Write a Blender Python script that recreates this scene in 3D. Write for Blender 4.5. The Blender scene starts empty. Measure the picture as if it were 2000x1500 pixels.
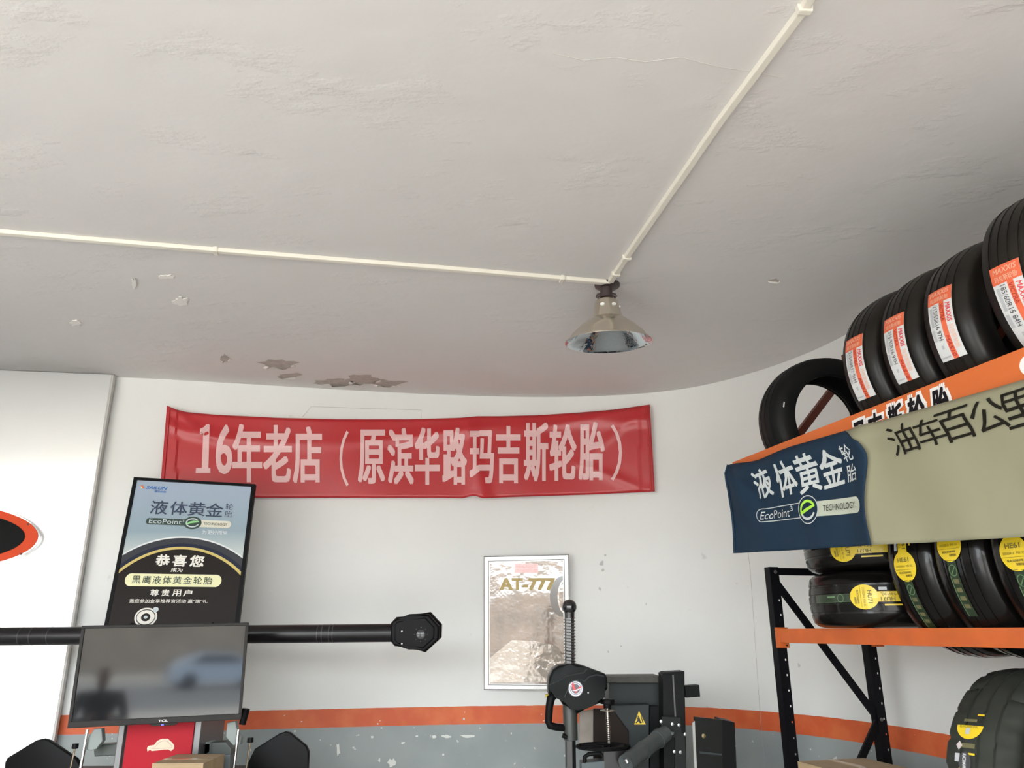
import bpy, bmesh, math, random
from mathutils import Vector, Matrix
from math import sin, cos, pi, radians
random.seed(7)
SC = bpy.context.scene
COL = SC.collection
# ------------------------------------------------------------------ camera, world, sun, exposure
F = 1500.0; PITCH = radians(17.8); ROLL = radians(-0.2); EYE = 1.6
_rt = Vector((1, 0, 0)); _up = Vector((0, -sin(PITCH), cos(PITCH))); FW = Vector((0, cos(PITCH), sin(PITCH)))
RT = _rt*cos(ROLL) + _up*sin(ROLL); UP = -_rt*sin(ROLL) + _up*cos(ROLL)
cd = bpy.data.cameras.new('camera'); cam = bpy.data.objects.new('camera', cd); COL.objects.link(cam)
cd.sensor_width = 36; cd.lens = F/2000*36; cd.clip_start = 0.02
M = Matrix.Identity(4)
for i, c in enumerate((RT, UP, -FW)):
    for j in range(3): M[j][i] = c[j]
M.translation = Vector((0, 0, EYE)); cam.matrix_world = M
SC.camera = cam
W = bpy.data.worlds.new('sky'); SC.world = W; W.use_nodes = True
bg = W.node_tree.nodes['Background']; bg.inputs[0].default_value = (0.90, 0.965, 1.0, 1); bg.inputs[1].default_value = 7.8
sd = bpy.data.lights.new('sun', 'SUN'); sd.energy = 4.0; sd.angle = radians(1.5); sd.color = (1.0, 0.965, 0.91)
sun = bpy.data.objects.new('sun', sd); COL.objects.link(sun)
sun.rotation_euler = (Vector((0.35, 0.55, -1.25))).to_track_quat('-Z', 'Y').to_euler()
SC.view_settings.view_transform = 'Standard'; SC.view_settings.look = 'None'
SC.view_settings.gamma = 1.0; SC.view_settings.use_curve_mapping = False
SC.view_settings.exposure = 0.76
SC.cycles.max_bounces = 10; SC.cycles.diffuse_bounces = 6; SC.cycles.caustics_reflective = False
SC.cycles.sample_clamp_indirect = 8.0

# ------------------------------------------------------------------ where things stand (measured points)
def ratio(u, v):
    d = RT*((u-1000)/F) + UP*((750-v)/F) + FW
    return d.x/d.y, d.z/d.y
def P(u, v, y):
    a, b = ratio(u, v); return Vector((a*y, y, EYE+b*y))
def PH(u, v, h):
    a, b = ratio(u, v); y = h/b; return Vector((a*y, y, EYE+h))
CEIL = 1.6
WALL = [(-5.2, 4.48), (-3.9, 4.66), (-2.65, 4.80), (-2.05, 4.91), (-1.28, 5.08), (-.72, 5.19), (-.2, 5.265), (.2, 5.295), (.5, 5.285),
        (.85, 5.235), (1.15, 5.13), (1.38, 4.97), (1.60, 4.72), (1.78, 4.42), (1.90, 4.10), (1.99, 3.70), (2.13, 2.9), (2.60, 0.4), (2.95, -1.6)]
def smooth(pts, n=4):
    out = []
    for i in range(len(pts)-1):
        p0 = Vector(pts[max(i-1, 0)]); p1 = Vector(pts[i]); p2 = Vector(pts[i+1]); p3 = Vector(pts[min(i+2, len(pts)-1)])
        for k in range(n):
            t = k/n
            out.append(0.5*((2*p1)+(p2-p0)*t+(2*p0-5*p1+4*p2-p3)*t*t+(3*p1-p0-3*p2+p3)*t**3))
    out.append(Vector(pts[-1])); return out
WS = smooth(WALL)
def wall_at(r):
    for i in range(len(WS)-1):
        a, b = WS[i], WS[i+1]
        fa, fb = a.x-r*a.y, b.x-r*b.y
        if fa <= 0 <= fb:
            t = -fa/(fb-fa); return a.lerp(b, t), Vector((b.y-a.y, -(b.x-a.x))).normalized()
    return WS[-1].copy(), Vector((-1, 0))
def PW(u, v, off=0.0):
    a, b = ratio(u, v); w, n = wall_at(a); y = w.y-off
    return Vector((a*y, y, EYE+b*y))

# ------------------------------------------------------------------ materials
MATS = {}
def mat(name, col, rough=.5, metal=0.0, coat=0.0, var=0.0, vscale=20, bump=0.0, bscale=60, emit=0.0, col2=None, spec=.5, dist=.005, crough=.08):
    if name in MATS: return MATS[name]
    m = bpy.data.materials.new(name); m.use_nodes = True; nt = m.node_tree; b = nt.nodes['Principled BSDF']
    b.inputs['Base Color'].default_value = (*col, 1); b.inputs['Roughness'].default_value = rough; b.inputs['Metallic'].default_value = metal
    b.inputs['Coat Weight'].default_value = coat; b.inputs['Coat Roughness'].default_value = crough
    b.inputs['Specular IOR Level'].default_value = spec
    tc = nt.nodes.new('ShaderNodeTexCoord')
    if var > 0:
        n = nt.nodes.new('ShaderNodeTexNoise'); n.inputs['Scale'].default_value = vscale; n.inputs['Detail'].default_value = 6
        nt.links.new(tc.outputs['Object'], n.inputs['Vector'])
        r = nt.nodes.new('ShaderNodeValToRGB'); r.color_ramp.elements[0].position = .35; r.color_ramp.elements[1].position = .7
        c2 = col2 or tuple(c*(1-var) for c in col)
        r.color_ramp.elements[0].color = (*c2, 1); r.color_ramp.elements[1].color = (*col, 1)
        nt.links.new(n.outputs['Fac'], r.inputs['Fac']); nt.links.new(r.outputs['Color'], b.inputs['Base Color'])
    if bump > 0:
        n = nt.nodes.new('ShaderNodeTexNoise'); n.inputs['Scale'].default_value = bscale; n.inputs['Detail'].default_value = 4
        nt.links.new(tc.outputs['Object'], n.inputs['Vector'])
        bp = nt.nodes.new('ShaderNodeBump'); bp.inputs['Strength'].default_value = bump; bp.inputs['Distance'].default_value = dist
        nt.links.new(n.outputs['Fac'], bp.inputs['Height']); nt.links.new(bp.outputs['Normal'], b.inputs['Normal'])
        if coat > 0: nt.links.new(bp.outputs['Normal'], b.inputs['Coat Normal'])
    if emit > 0:
        b.inputs['Emission Color'].default_value = (*col, 1); b.inputs['Emission Strength'].default_value = emit
    MATS[name] = m; return m

# ------------------------------------------------------------------ mesh helpers
def link(name, bm, m, parent=None, smooth_=False, mw=None):
    me = bpy.data.meshes.new(name)
    bmesh.ops.recalc_face_normals(bm, faces=bm.faces)
    bm.to_mesh(me); bm.free()
    if isinstance(m, (list, tuple)):
        for x in m: me.materials.append(x)
    elif m: me.materials.append(m)
    if smooth_:
        for p in me.polygons: p.use_smooth = True
        try: me.set_sharp_from_angle(angle=radians(38))
        except Exception: pass
    o = bpy.data.objects.new(name, me); COL.objects.link(o)
    if parent: o.parent = parent
    if mw is not None: o.matrix_world = mw
    return o
def tag(o, label, cat, group=None, kind=None):
    o['label'] = label; o['category'] = cat
    if group: o['group'] = group
    if kind: o['kind'] = kind
    return o
def thing(name, label, cat, group=None, mw=None):
    o = bpy.data.objects.new(name, None); COL.objects.link(o); o.empty_display_size = .1
    if mw is not None: o.matrix_world = mw
    return tag(o, label, cat, group)
def struct(name, bm, m, parent=None, s=False):
    o = link(name, bm, m, parent, s)
    if parent is None: o['kind'] = 'structure'
    return o
def quadface(bm, pts, mi=0):
    f = bm.faces.new([bm.verts.new(p) for p in pts]); f.material_index = mi; return f
def hexa(bm, c8, bevel=0.0, mi=0):
    v = [bm.verts.new(p) for p in c8]
    fs = [bm.faces.new([v[i] for i in q]) for q in ((0,1,2,3),(7,6,5,4),(0,4,5,1),(1,5,6,2),(2,6,7,3),(3,7,4,0))]
    for f in fs: f.material_index = mi
    if bevel > 0:
        es = {e for f in fs for e in f.edges}
        bmesh.ops.bevel(bm, geom=list(es), offset=bevel, segments=2, affect='EDGES', profile=.6)
def box(bm, lo, hi, bevel=0.0, mi=0, mw=None):
    x0, y0, z0 = lo; x1, y1, z1 = hi
    c = [Vector(p) for p in ((x0,y0,z0),(x1,y0,z0),(x1,y1,z0),(x0,y1,z0),(x0,y0,z1),(x1,y0,z1),(x1,y1,z1),(x0,y1,z1))]
    if mw is not None: c = [mw @ p for p in c]
    hexa(bm, c, bevel, mi)
def prism(bm, pts, d, bevel=0.0, mi=0):
    """pts: list of 3D points in one plane, d: vector of extrusion"""
    d = Vector(d); a = [bm.verts.new(p) for p in pts]; b = [bm.verts.new(Vector(p)+d) for p in pts]
    fs = [bm.faces.new(a), bm.faces.new(list(reversed(b)))]
    n = len(pts)
    for i in range(n): fs.append(bm.faces.new((a[i], b[i], b[(i+1) % n], a[(i+1) % n])))
    for f in fs: f.material_index = mi
    if bevel > 0:
        es = list(set(fs[0].edges) | set(fs[1].edges))
        bmesh.ops.bevel(bm, geom=es, offset=bevel, segments=3, affect='EDGES', profile=.5)
def pxprism(bm, px, y, depth, bevel=0.0, mi=0):
    prism(bm, [P(u, v, y) for u, v in px], (0, depth, 0), bevel, mi)
def tube(bm, pts, r, seg=12, cap=True, mi=0):
    pts = [Vector(p) for p in pts]; n = len(pts); rs = r if isinstance(r, (list, tuple)) else [r]*n
    rings = []; prev = None
    for i, p in enumerate(pts):
        t = (pts[min(i+1, n-1)]-pts[max(i-1, 0)]).normalized()
        if prev is None:
            a = t.orthogonal().normalized()
        else:
            a = (prev-t*prev.dot(t)).normalized()
        prev = a; b = t.cross(a)
        rings.append([bm.verts.new(p+(a*cos(2*pi*k/seg)+b*sin(2*pi*k/seg))*rs[i]) for k in range(seg)])
    for i in range(n-1):
        for k in range(seg):
            f = bm.faces.new((rings[i][k], rings[i][(k+1) % seg], rings[i+1][(k+1) % seg], rings[i+1][k])); f.material_index = mi
    if cap:
        for q in (list(reversed(rings[0])), rings[-1]):
            f = bm.faces.new(q); f.material_index = mi
def lathe(bm, prof, seg=48, mw=None, close=False, mi=0, rmod=None):
    """prof: (axial z, radius); axis +Z"""
    rings = []
    for z, r in prof:
        ring = []
        for k in range(seg):
            a = 2*pi*k/seg; rr = r if rmod is None else rmod(z, r, k)
            p = Vector((rr*cos(a), rr*sin(a), z))
            ring.append(bm.verts.new(mw @ p if mw is not None else p))
        rings.append(ring)
    n = len(rings)
    for i in range(n if close else n-1):
        A, B = rings[i], rings[(i+1) % n]
        for k in range(seg):
            f = bm.faces.new((A[k], A[(k+1) % seg], B[(k+1) % seg], B[k])); f.material_index = mi
def frame(origin, z, x=None):
    z = Vector(z).normalized(); x = Vector(x) if x is not None else z.orthogonal(); x = (x-z*x.dot(z)).normalized(); y = z.cross(x)
    m = Matrix.Identity(4)
    for i, c in enumerate((x, y, z)):
        for j in range(3): m[j][i] = c[j]
    m.translation = Vector(origin); return m

# ---- print and lettering: flat shapes laid on a surface by a mapping function
_TX = {}
def glyphs(body, bold=0.0, shear=0.0):
    k = (body, bold, shear)
    if k in _TX: return _TX[k]
    c = bpy.data.curves.new('letters', 'FONT'); c.body = body; c.size = 1; c.offset = bold; c.shear = shear; c.resolution_u = 3
    o = bpy.data.objects.new('letters', c); COL.objects.link(o)
    dg = bpy.context.evaluated_depsgraph_get(); ev = o.evaluated_get(dg); me = ev.to_mesh()
    vs = [(v.co.x, v.co.y) for v in me.vertices]; fs = [tuple(p.vertices) for p in me.polygons]
    ev.to_mesh_clear(); bpy.data.objects.remove(o); bpy.data.curves.remove(c)
    x0 = min(v[0] for v in vs); x1 = max(v[0] for v in vs); y0 = min(v[1] for v in vs); y1 = max(v[1] for v in vs)
    _TX[k] = ([((x-x0)/(x1-x0), (y-y0)/(y1-y0)) for x, y in vs], fs); return _TX[k]
def cut(bm, step):
    if not step: return
    for ax in (0, 1):
        lo = min(v.co[ax] for v in bm.verts); hi = max(v.co[ax] for v in bm.verts)
        k = math.ceil(lo/step+1e-6)*step
        while k < hi-1e-6:
            no = Vector((1, 0, 0)) if ax == 0 else Vector((0, 1, 0))
            bmesh.ops.bisect_plane(bm, geom=list(bm.verts)+list(bm.edges)+list(bm.faces), plane_co=no*k, plane_no=no)
            k += step
class Print:
    """collects flat shapes in one layout plane (x, y), then lays them on a surface"""
    def __init__(s, fmap, step=0): s.bm = bmesh.new(); s.f = fmap; s.step = step; s.mats = []
    def _mi(s, m):
        if m not in s.mats: s.mats.append(m)
        return s.mats.index(m)
    def _add(s, vs, fs, m, lay):
        b = bmesh.new(); v = [b.verts.new((x, y, 0)) for x, y in vs]
        for f in fs:
            try: b.faces.new([v[i] for i in f])
            except ValueError: pass
        cut(b, s.step); mi = s._mi(m)
        mp = {}
        for q in b.verts: mp[q] = s.bm.verts.new(s.f(q.co.x, q.co.y, lay))
        for f in b.faces:
            try: g = s.bm.faces.new([mp[q] for q in f.verts]); g.material_index = mi
            except ValueError: pass
        b.free()
    def text(s, body, x0, y0, x1, y1, m, bold=0.0, lay=2, rot=0, shear=0.0):
        V0, F0 = glyphs(body, 0.0, shear); offs = ((0,0),); bx = by = 0.0
        if bold > .002:      # heavier strokes: the same glyphs laid over each other slightly shifted
            bx = bold*abs(y1-y0)*.8/max(abs(x1-x0), 1e-9) if rot == 0 else bold*abs(x1-x0)*.8/max(abs(y1-y0), 1e-9)
            by = bold*.8
            if len(body) == 1: bx = max(bx, by)
            offs = ((0,0),(1,1),(-1,1),(1,-1),(-1,-1),(1,0),(-1,0),(0,1),(0,-1))
        for k, (ox, oy) in enumerate(offs):
            vs = [((a+ox*bx+bx)/(1+2*bx), (b+oy*by+by)/(1+2*by)) for a, b in V0]
            if rot == 0: q = [(x0+(x1-x0)*a, y0+(y1-y0)*b) for a, b in vs]
            elif rot == -90: q = [(x0+(x1-x0)*b, y1-(y1-y0)*a) for a, b in vs]   # reads downwards, tops to the right
            else: q = [(x1-(x1-x0)*b, y0+(y1-y0)*a) for a, b in vs]
            s._add(q, F0, m, lay+.06*k)
    def rect(s, x0, y0, x1, y1, m, lay=1): s._add([(x0,y0),(x1,y0),(x1,y1),(x0,y1)], [(0,1,2,3)], m, lay)
    def poly(s, pts, m, lay=1): s._add(pts, [tuple(range(len(pts)))], m, lay)
    def disc(s, x, y, rx, ry, m, lay=1, n=32): s.poly([(x+rx*cos(2*pi*k/n), y+ry*sin(2*pi*k/n)) for k in range(n)], m, lay)
    def pill(s, x0, y0, x1, y1, m, lay=1):
        r = abs(y1-y0)/2; c = (y0+y1)/2; k = r*s.asp if hasattr(s, 'asp') else r; pts = []
        for i in range(9): a = pi/2+pi*i/8; pts.append((x0+k+k*cos(a), c+r*sin(a)))
        for i in range(9): a = -pi/2+pi*i/8; pts.append((x1-k+k*cos(a), c+r*sin(a)))
        s.poly(pts, m, lay)
    def ring(s, x, y, rx, ry, w, m, lay=1, a0=0, a1=2*pi, n=32):
        vs = []; fs = []
        for k in range(n+1):
            a = a0+(a1-a0)*k/n
            vs += [(x+rx*cos(a), y+ry*sin(a)), (x+(rx-w)*cos(a), y+(ry-w)*sin(a))]
            if k: fs.append((2*k-2, 2*k-1, 2*k+1, 2*k))
        s._add(vs, fs, m, lay)
    def strip(s, pts, w, m, lay=1):
        vs = []; fs = []
        for i, (x, y) in enumerate(pts):
            a = pts[max(i-1, 0)]; b = pts[min(i+1, len(pts)-1)]; dx, dy = b[0]-a[0], b[1]-a[1]; L = math.hypot(dx, dy) or 1
            ww = w[i] if isinstance(w, (list, tuple)) else w
            vs += [(x-dy/L*ww/2, y+dx/L*ww/2), (x+dy/L*ww/2, y-dx/L*ww/2)]
            if i: fs.append((2*i-2, 2*i-1, 2*i+1, 2*i))
        s._add(vs, fs, m, lay)
    def build(s, name, parent=None, smooth_=False): return link(name, s.bm, s.mats, parent, smooth_)

# ================================================================== STRUCTURE
# painted wall: white, orange stripe and grey dado, by true height
def wall_material():
    m = bpy.data.materials.new('wall_paint'); m.use_nodes = True; nt = m.node_tree; b = nt.nodes['Principled BSDF']; L = nt.links.new
    b.inputs['Roughness'].default_value = .55
    geo = nt.nodes.new('ShaderNodeNewGeometry'); sp = nt.nodes.new('ShaderNodeSeparateXYZ'); L(geo.outputs['Position'], sp.inputs[0])
    def noise(sc, det=5):
        n = nt.nodes.new('ShaderNodeTexNoise'); n.inputs['Scale'].default_value = sc; n.inputs['Detail'].default_value = det
        L(geo.outputs['Position'], n.inputs['Vector']); return n.outputs['Fac']
    def mathn(op, a, b_=None, c=None):
        n = nt.nodes.new('ShaderNodeMath'); n.operation = op
        for i, x in enumerate((a, b_, c)):
            if x is None: continue
            if isinstance(x, (int, float)): n.inputs[i].default_value = x
            else: L(x, n.inputs[i])
        return n.outputs[0]
    def mix(fac, a, b_):
        n = nt.nodes.new('ShaderNodeMix'); n.data_type = 'RGBA'
        L(fac, n.inputs[0]) if not isinstance(fac, (int, float)) else None
        for i, x in ((6, a), (7, b_)):
            if isinstance(x, tuple): n.inputs[i].default_value = (*x, 1)
            else: L(x, n.inputs[i])
        return n.outputs[2]
    def ramp(v, p0, p1):
        r = nt.nodes.new('ShaderNodeMapRange'); r.inputs[1].default_value = p0; r.inputs[2].default_value = p1; L(v, r.inputs[0]); return r.outputs[0]
    z = mathn('ADD', sp.outputs['Z'], mathn('MULTIPLY', mathn('SUBTRACT', noise(14), .5), .006))
    white = mix(ramp(noise(1.3), .35, .65), (.80, .80, .78), (.765, .765, .75))
    scuff = ramp(noise(9, 8), .70, .76)
    white = mix(scuff, white, (.66, .655, .64))
    orange = mix(ramp(noise(5), .45, .62), (.62, .105, .03), (.68, .15, .045))
    grey = mix(ramp(noise(3), .4, .6), (.27, .30, .30), (.31, .34, .335))
    chips = ramp(noise(24, 3), .70, .715); grey = mix(chips, grey, (.62, .63, .60))
    ochips = ramp(noise(31, 3), .745, .755); orange = mix(ochips, orange, (.75, .68, .60))
    c = mix(ramp(z, 1.1435, 1.1455), orange, white)
    c = mix(ramp(z, 1.0385, 1.0405), grey, c)
    L(c, b.inputs['Base Color'])
    bp = nt.nodes.new('ShaderNodeBump'); bp.inputs['Strength'].default_value = .25; bp.inputs['Distance'].default_value = .01
    L(noise(6, 7), bp.inputs['Height']); L(bp.outputs['Normal'], b.inputs['Normal'])
    return m
WM = wall_material()
H = EYE+CEIL
bm = bmesh.new()
inner = [w for w in WS]; n = len(inner)
norms = []
for i in range(n):
    a = inner[max(i-1, 0)]; b = inner[min(i+1, n-1)]; d = (b-a).normalized(); norms.append(Vector((-d.y, d.x)))
def ringv(z, off): return [bm.verts.new((inner[i].x+norms[i].x*off, inner[i].y+norms[i].y*off, z)) for i in range(n)]
zs = [0, 1.0, 2.0, H]
R_ = [ringv(z, 0) for z in zs]; O_ = [ringv(z, .15) for z in (0, H)]
for i in range(n-1):
    for j in range(3): bm.faces.new((R_[j][i], R_[j][i+1], R_[j+1][i+1], R_[j+1][i]))
    bm.faces.new((O_[0][i], O_[0][i+1], O_[1][i+1], O_[1][i]))
    bm.faces.new((R_[3][i], R_[3][i+1], O_[1][i+1], O_[1][i]))
struct('wall_back', bm, WM, s=True)
bm = bmesh.new(); box(bm, (-5.35, -1.6, 0), (-5.2, 4.4, H)); struct('wall_left', bm, WM)
plaster = mat('ceiling_plaster', (.69, .66, .645), .7, var=.04, vscale=1.2, bump=.5, bscale=5, dist=.012)
# fine trowel relief over the broad undulation
nt = plaster.node_tree; bsdf = nt.nodes['Principled BSDF']; old = bsdf.inputs['Normal'].links[0].from_node
n2 = nt.nodes.new('ShaderNodeTexNoise'); n2.inputs['Scale'].default_value = 3.0; n2.inputs['Detail'].default_value = 12; n2.inputs['Roughness'].default_value = .62
tc = [x for x in nt.nodes if x.type == 'TEX_COORD'][0]; mp = nt.nodes.new('ShaderNodeMapping'); mp.inputs['Scale'].default_value = (1, 1.8, 1)
nt.links.new(tc.outputs['Object'], mp.inputs[0]); nt.links.new(mp.outputs[0], n2.inputs['Vector'])
rr = nt.nodes.new('ShaderNodeMapRange'); rr.inputs[1].default_value = .56; rr.inputs[2].default_value = .66; nt.links.new(n2.outputs['Fac'], rr.inputs[0])
b2 = nt.nodes.new('ShaderNodeBump'); b2.inputs['Strength'].default_value = .32; b2.inputs['Distance'].default_value = .006
nt.links.new(rr.outputs[0], b2.inputs['Height']); nt.links.new(old.outputs['Normal'], b2.inputs['Normal']); nt.links.new(b2.outputs['Normal'], bsdf.inputs['Normal'])
bm = bmesh.new(); box(bm, (-5.35, -1.6, H), (3.2, 5.6, H+.15)); ceiling = struct('ceiling', bm, plaster)
bm = bmesh.new(); box(bm, (-5.35, -1.6, -.1), (3.2, 5.6, 0)); struct('floor', bm, mat('floor_concrete', (.42, .41, .39), .45, var=.2, vscale=3))
bm = bmesh.new(); box(bm, (-5.35, -1.85, 3.0), (3.2, -1.6, 3.6)); box(bm, (1.4, -1.85, 0), (3.2, -1.6, 3.0)); struct('wall_front', bm, mat('lintel_paint', (.7, .69, .66), .6, var=.1))  # lintel, plus an unseen right-hand section added to cut light on the right wall
bm = bmesh.new(); box(bm, (-2.05, -1.85, 0), (-1.62, -1.6, 3.0)); struct('trim_1', bm, mat('shopfront_post', (.05,.05,.055), .6))
# outdoors in front of the shop (seen only in reflections, and it throws the daylight in)
bm = bmesh.new(); box(bm, (-40, -18, -.47), (40, -1.6, -.37)); struct('pavement', bm, mat('pavement_stone', (.50, .47, .425), .7, var=.15, vscale=2))
bm = bmesh.new(); box(bm, (-50, -34, -.55), (50, -18, -.45)); struct('road', bm, mat('asphalt', (.20, .20, .205), .8, var=.2, vscale=4))
bm = bmesh.new(); box(bm, (-50, -46, -.42), (50, -34, -.30)); struct('far_pavement', bm, mat('pavement_stone', (.5, .46, .4)))
bm = bmesh.new(); box(bm, (-50, -48, -.4), (50, -46, 5.2)); struct('far_street_wall', bm, mat('street_wall', (.42, .36, .30), .8, var=.3, vscale=.7))

# peeled plaster on the ceiling
pm = mat('bare_plaster', (.50, .45, .41), .9, var=.25, vscale=25)
fm = mat('paint_flake', (.80, .77, .74), .6)
def blob(cu, cv, ru, rv, n=18, j=.35, seed=1):
    r = random.Random(seed); out = []
    for k in range(n):
        a = 2*pi*k/n; q = 1+r.uniform(-j, j); out.append((cu+ru*q*cos(a), cv+rv*q*sin(a)))
    return out
for i, (cu, cv, ru, rv) in enumerate([(545, 712, 34, 9), (566, 734, 22, 5), (655, 746, 34, 7), (708, 742, 30, 10), (755, 749, 34, 7), (440, 700, 10, 7), (148, 630, 12, 5), (262, 553, 5, 9), (352, 588, 14, 8), (325, 540, 14, 4), (1512, 548, 12, 3)]):
    bm = bmesh.new(); pts = [PH(u, v, CEIL-.0015) for u, v in blob(cu, cv, ru, rv, seed=i+3)]
    small = i in (6, 7, 8, 9)
    if small:
        e = pts; prism(bm, e, (0, 0, -.004)); o = link('paint_flake', bm, fm, ceiling)
    else:
        prism(bm, pts, (0, 0, .003)); o = link('peeled_patch', bm, pm, ceiling)
        bm = bmesh.new(); k = len(pts)//2
        for j in range(k-1):
            a, b = pts[j], pts[j+1]; c = sum(pts, Vector())/len(pts)
            quadface(bm, [a, b, b.lerp(c, .28)-Vector((0, 0, .012)), a.lerp(c, .22)-Vector((0, 0, .010))])
        link('curled_paint', bm, fm, ceiling)
# fine cracks in the ceiling paint
ck = mat('crack', (.55, .52, .49), .9)
for cpts in ([(1080,104),(1140,118),(1200,112),(1260,121),(1330,112),(1400,130),(1470,140),(1530,152)], [(400,745),(430,752),(470,746),(505,754)]):
    bm = bmesh.new(); tube(bm, [PH(u, v, CEIL-.0004) for u, v in cpts], .0009, 5); link('hairline_crack', bm, ck, ceiling)
# pencil outline on the wall over the banner
bm = bmesh.new(); tube(bm, [PW(u, v, .0015) for u, v in ((590,815),(608,794),(700,797),(823,801),(823,816))], .0012, 5)
wl = bpy.data.objects['wall_back']; link('pencil_line', bm, mat('pencil', (.45, .40, .37), .9), wl)
for (u, v, s_) in ((1175,1100,7), (1178,1113,5), (1182,1085,4), (1172,1150,4), (1213,1262,3), (1188,1273,3), (1262,1180,3), (1560,1300,5)):
    bm = bmesh.new(); prism(bm, [PW(a, b, .001) for a, b in blob(u, v, s_*.5, s_*.8, 9, .5, u)], (0, -.0006, 0)); link('scuff_mark', bm, mat('scuff', (.55, .54, .52), .9), wl)
bm = bmesh.new(); tube(bm, [PW(u, v, .0008) for u, v in ((1459,1060),(1466,1120),(1474,1240),(1480,1330),(1488,1440),(1496,1510))], .0009, 5); link('joint_line', bm, MATS['pencil'], wl)
# paint chips on the grey dado and orange stripe
cm = mat('chip_white', (.72, .73, .70), .8)
for (u, v, a, b) in ((661,1463,3,14), (727,1440,2.5,2.5), (787,1451,3.5,2), (814,1438,3,2), (848,1439,4,3), (871,1438,9,3), (912,1438,14,3), (738,1414,1.5,1.5), (745,1422,1.5,1.5), (742,1408,1.2,1.2), (906,1404,2,2), (741,1485,2,4), (1065,1408,4,1.5), (866,1474,2,2), (765,1490,7,9)):
    bm = bmesh.new(); prism(bm, [PW(p, q, .0012) for p, q in blob(u, v, a, b, 12, .4, int(u+v))], (0, -.0008, 0)); link('paint_chip', bm, cm, wl)

# ================================================================== LEFT PANEL AND EMBLEM
silver = mat('brushed_aluminium', (.78, .78, .77), .33, metal=.9, bump=.06, bscale=220, dist=.001)
pa = P(218, 737, 4.74); pb = P(0, 721, 4.64)
pdir = Vector((pb.x-pa.x, pb.y-pa.y, 0)).normalized(); pn = Vector((-pdir.y, pdir.x, 0)); pn = pn if pn.y < 0 else -pn
bm = bmesh.new(); a0 = Vector((pa.x, pa.y, 0)); a1 = a0+pdir*1.9
prism(bm, [a0, a1, a1+Vector((0,0,H-.003)), a0+Vector((0,0,H-.003))], -pn*.04, .003)
panel = link('cladding_panel', bm, silver); tag(panel, 'large brushed silver metal wall panel reaching the ceiling at the left', 'wall panel')
bm = bmesh.new(); prism(bm, [a0-pdir*.012+pn*.001, a0, a0+Vector((0,0,H-.004)), a0-pdir*.012+Vector((0,0,H-.004))+pn*.001], -pn*.036); link('edge_strip', bm, mat('edge_grey', (.5, .48, .46), .5), panel)
def on_panel(u, v, off):
    a, b = ratio(u, v); o = a0+pn*off; d = Vector((a, 1, 0)); t = (o.dot(pn))/d.dot(pn); return Vector((a*t, t, EYE+b*t))
sign = thing('oval_sign', 'raised oval sign, black centre with orange border, on the silver panel', 'sign', mw=Matrix.Translation(on_panel(-60, 1050, .01)))
def eye(cu, cv, ru, rv, k=1.25, n=48):
    out = []
    for i in range(n):
        a = 2*pi*i/n; c, s = cos(a), sin(a)
        out.append((cu+ru*(abs(c)**k)*(1 if c >= 0 else -1), cv+rv*(abs(s)**1.0)*(1 if s >= 0 else -1)))
    return out
SI = sign.matrix_world.inverted()
def eyeobj(name, ru, rv, o0, o1, m, bev=0):
    bm = bmesh.new(); pts = [on_panel(u, v, o0) for u, v in eye(-70, 1047, ru, rv)]
    prism(bm, [SI @ p for p in pts], pn*(o1-o0), bev); return link(name, bm, m, sign)
eyeobj('rim', 149, 63, .003, .045, mat('chrome_edge', (.8, .8, .8), .12, metal=1))
eyeobj('border', 145, 60, .046, .052, mat('sign_orange', (.66, .07, .02), .5, spec=.15))
eyeobj('centre', 119, 46, .0525, .056, mat('sign_black', (.006, .006, .006), .5, spec=.08))
for (u, v) in ((55, 1024), (41, 1082)):
    bm = bmesh.new(); lathe(bm, [(0, .0001), (0, .007), (.004, .006), (.006, .0001)], 10, frame(SI @ on_panel(u, v, .052), pn)); link('screw', bm, mat('screw_dark', (.12, .05, .05), .4, metal=.5), sign)

# ================================================================== CEILING CONDUITS AND LAMP
cream = mat('cream_plastic', (.76, .715, .63), .4)
def conduit(pts, clips, label, w=.034, h=.018):
    A = [PH(u, v, CEIL) for u, v in pts]; t = thing('cable_conduit', label, 'conduit', 'cream conduits on the ceiling', Matrix.Translation(A[0])); I = t.matrix_world.inverted()
    bm = bmesh.new()
    for i in range(len(A)-1):
        a, b = I @ A[i], I @ A[i+1]; d = (b-a).normalized(); s = Vector((-d.y, d.x, 0))*w/2; z = Vector((0, 0, -h)); a = a-d*.002; b = b+d*.002
        hexa(bm, [a-s, a+s, b+s, b-s, a-s*.8+z, a+s*.8+z, b+s*.8+z, b-s*.8+z], .003)
    link('channel', bm, cream, t)
    for u, v in clips:
        p = PH(u, v, CEIL); j = min(range(len(A)-1), key=lambda q: abs((A[q]+A[q+1]).x/2-p.x)+abs((A[q]+A[q+1]).y/2-p.y))
        d = (A[j+1]-A[j]).normalized(); p = I @ (A[j]+d*(p-A[j]).dot(d)); s = Vector((-d.y, d.x, 0))*(w/2+.008); z = Vector((0, 0, -h-.005)); e = d*.009
        bm = bmesh.new(); hexa(bm, [p-s-e, p+s-e, p+s+e, p-s+e, p-s*.85-e+z, p+s*.85-e+z, p+s*.85+e+z, p-s*.85+e+z], .003); link('clip', bm, cream, t)
conduit([(-120,443), (0,450), (422,486), (850,520), (1097,541), (1190,549)], [(422,486), (1097,541), (-60,447)], 'cream cable conduit running along the ceiling from the left to the lamp')
conduit([(1600,-40), (1570,12), (1408,230), (1225,497), (1193,546)], [(1572,12), (1225,499), (1202,531)], 'cream cable conduit running along the ceiling from upper right to the lamp', w=.03)
LP = PH(1186, 556, CEIL)
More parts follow.
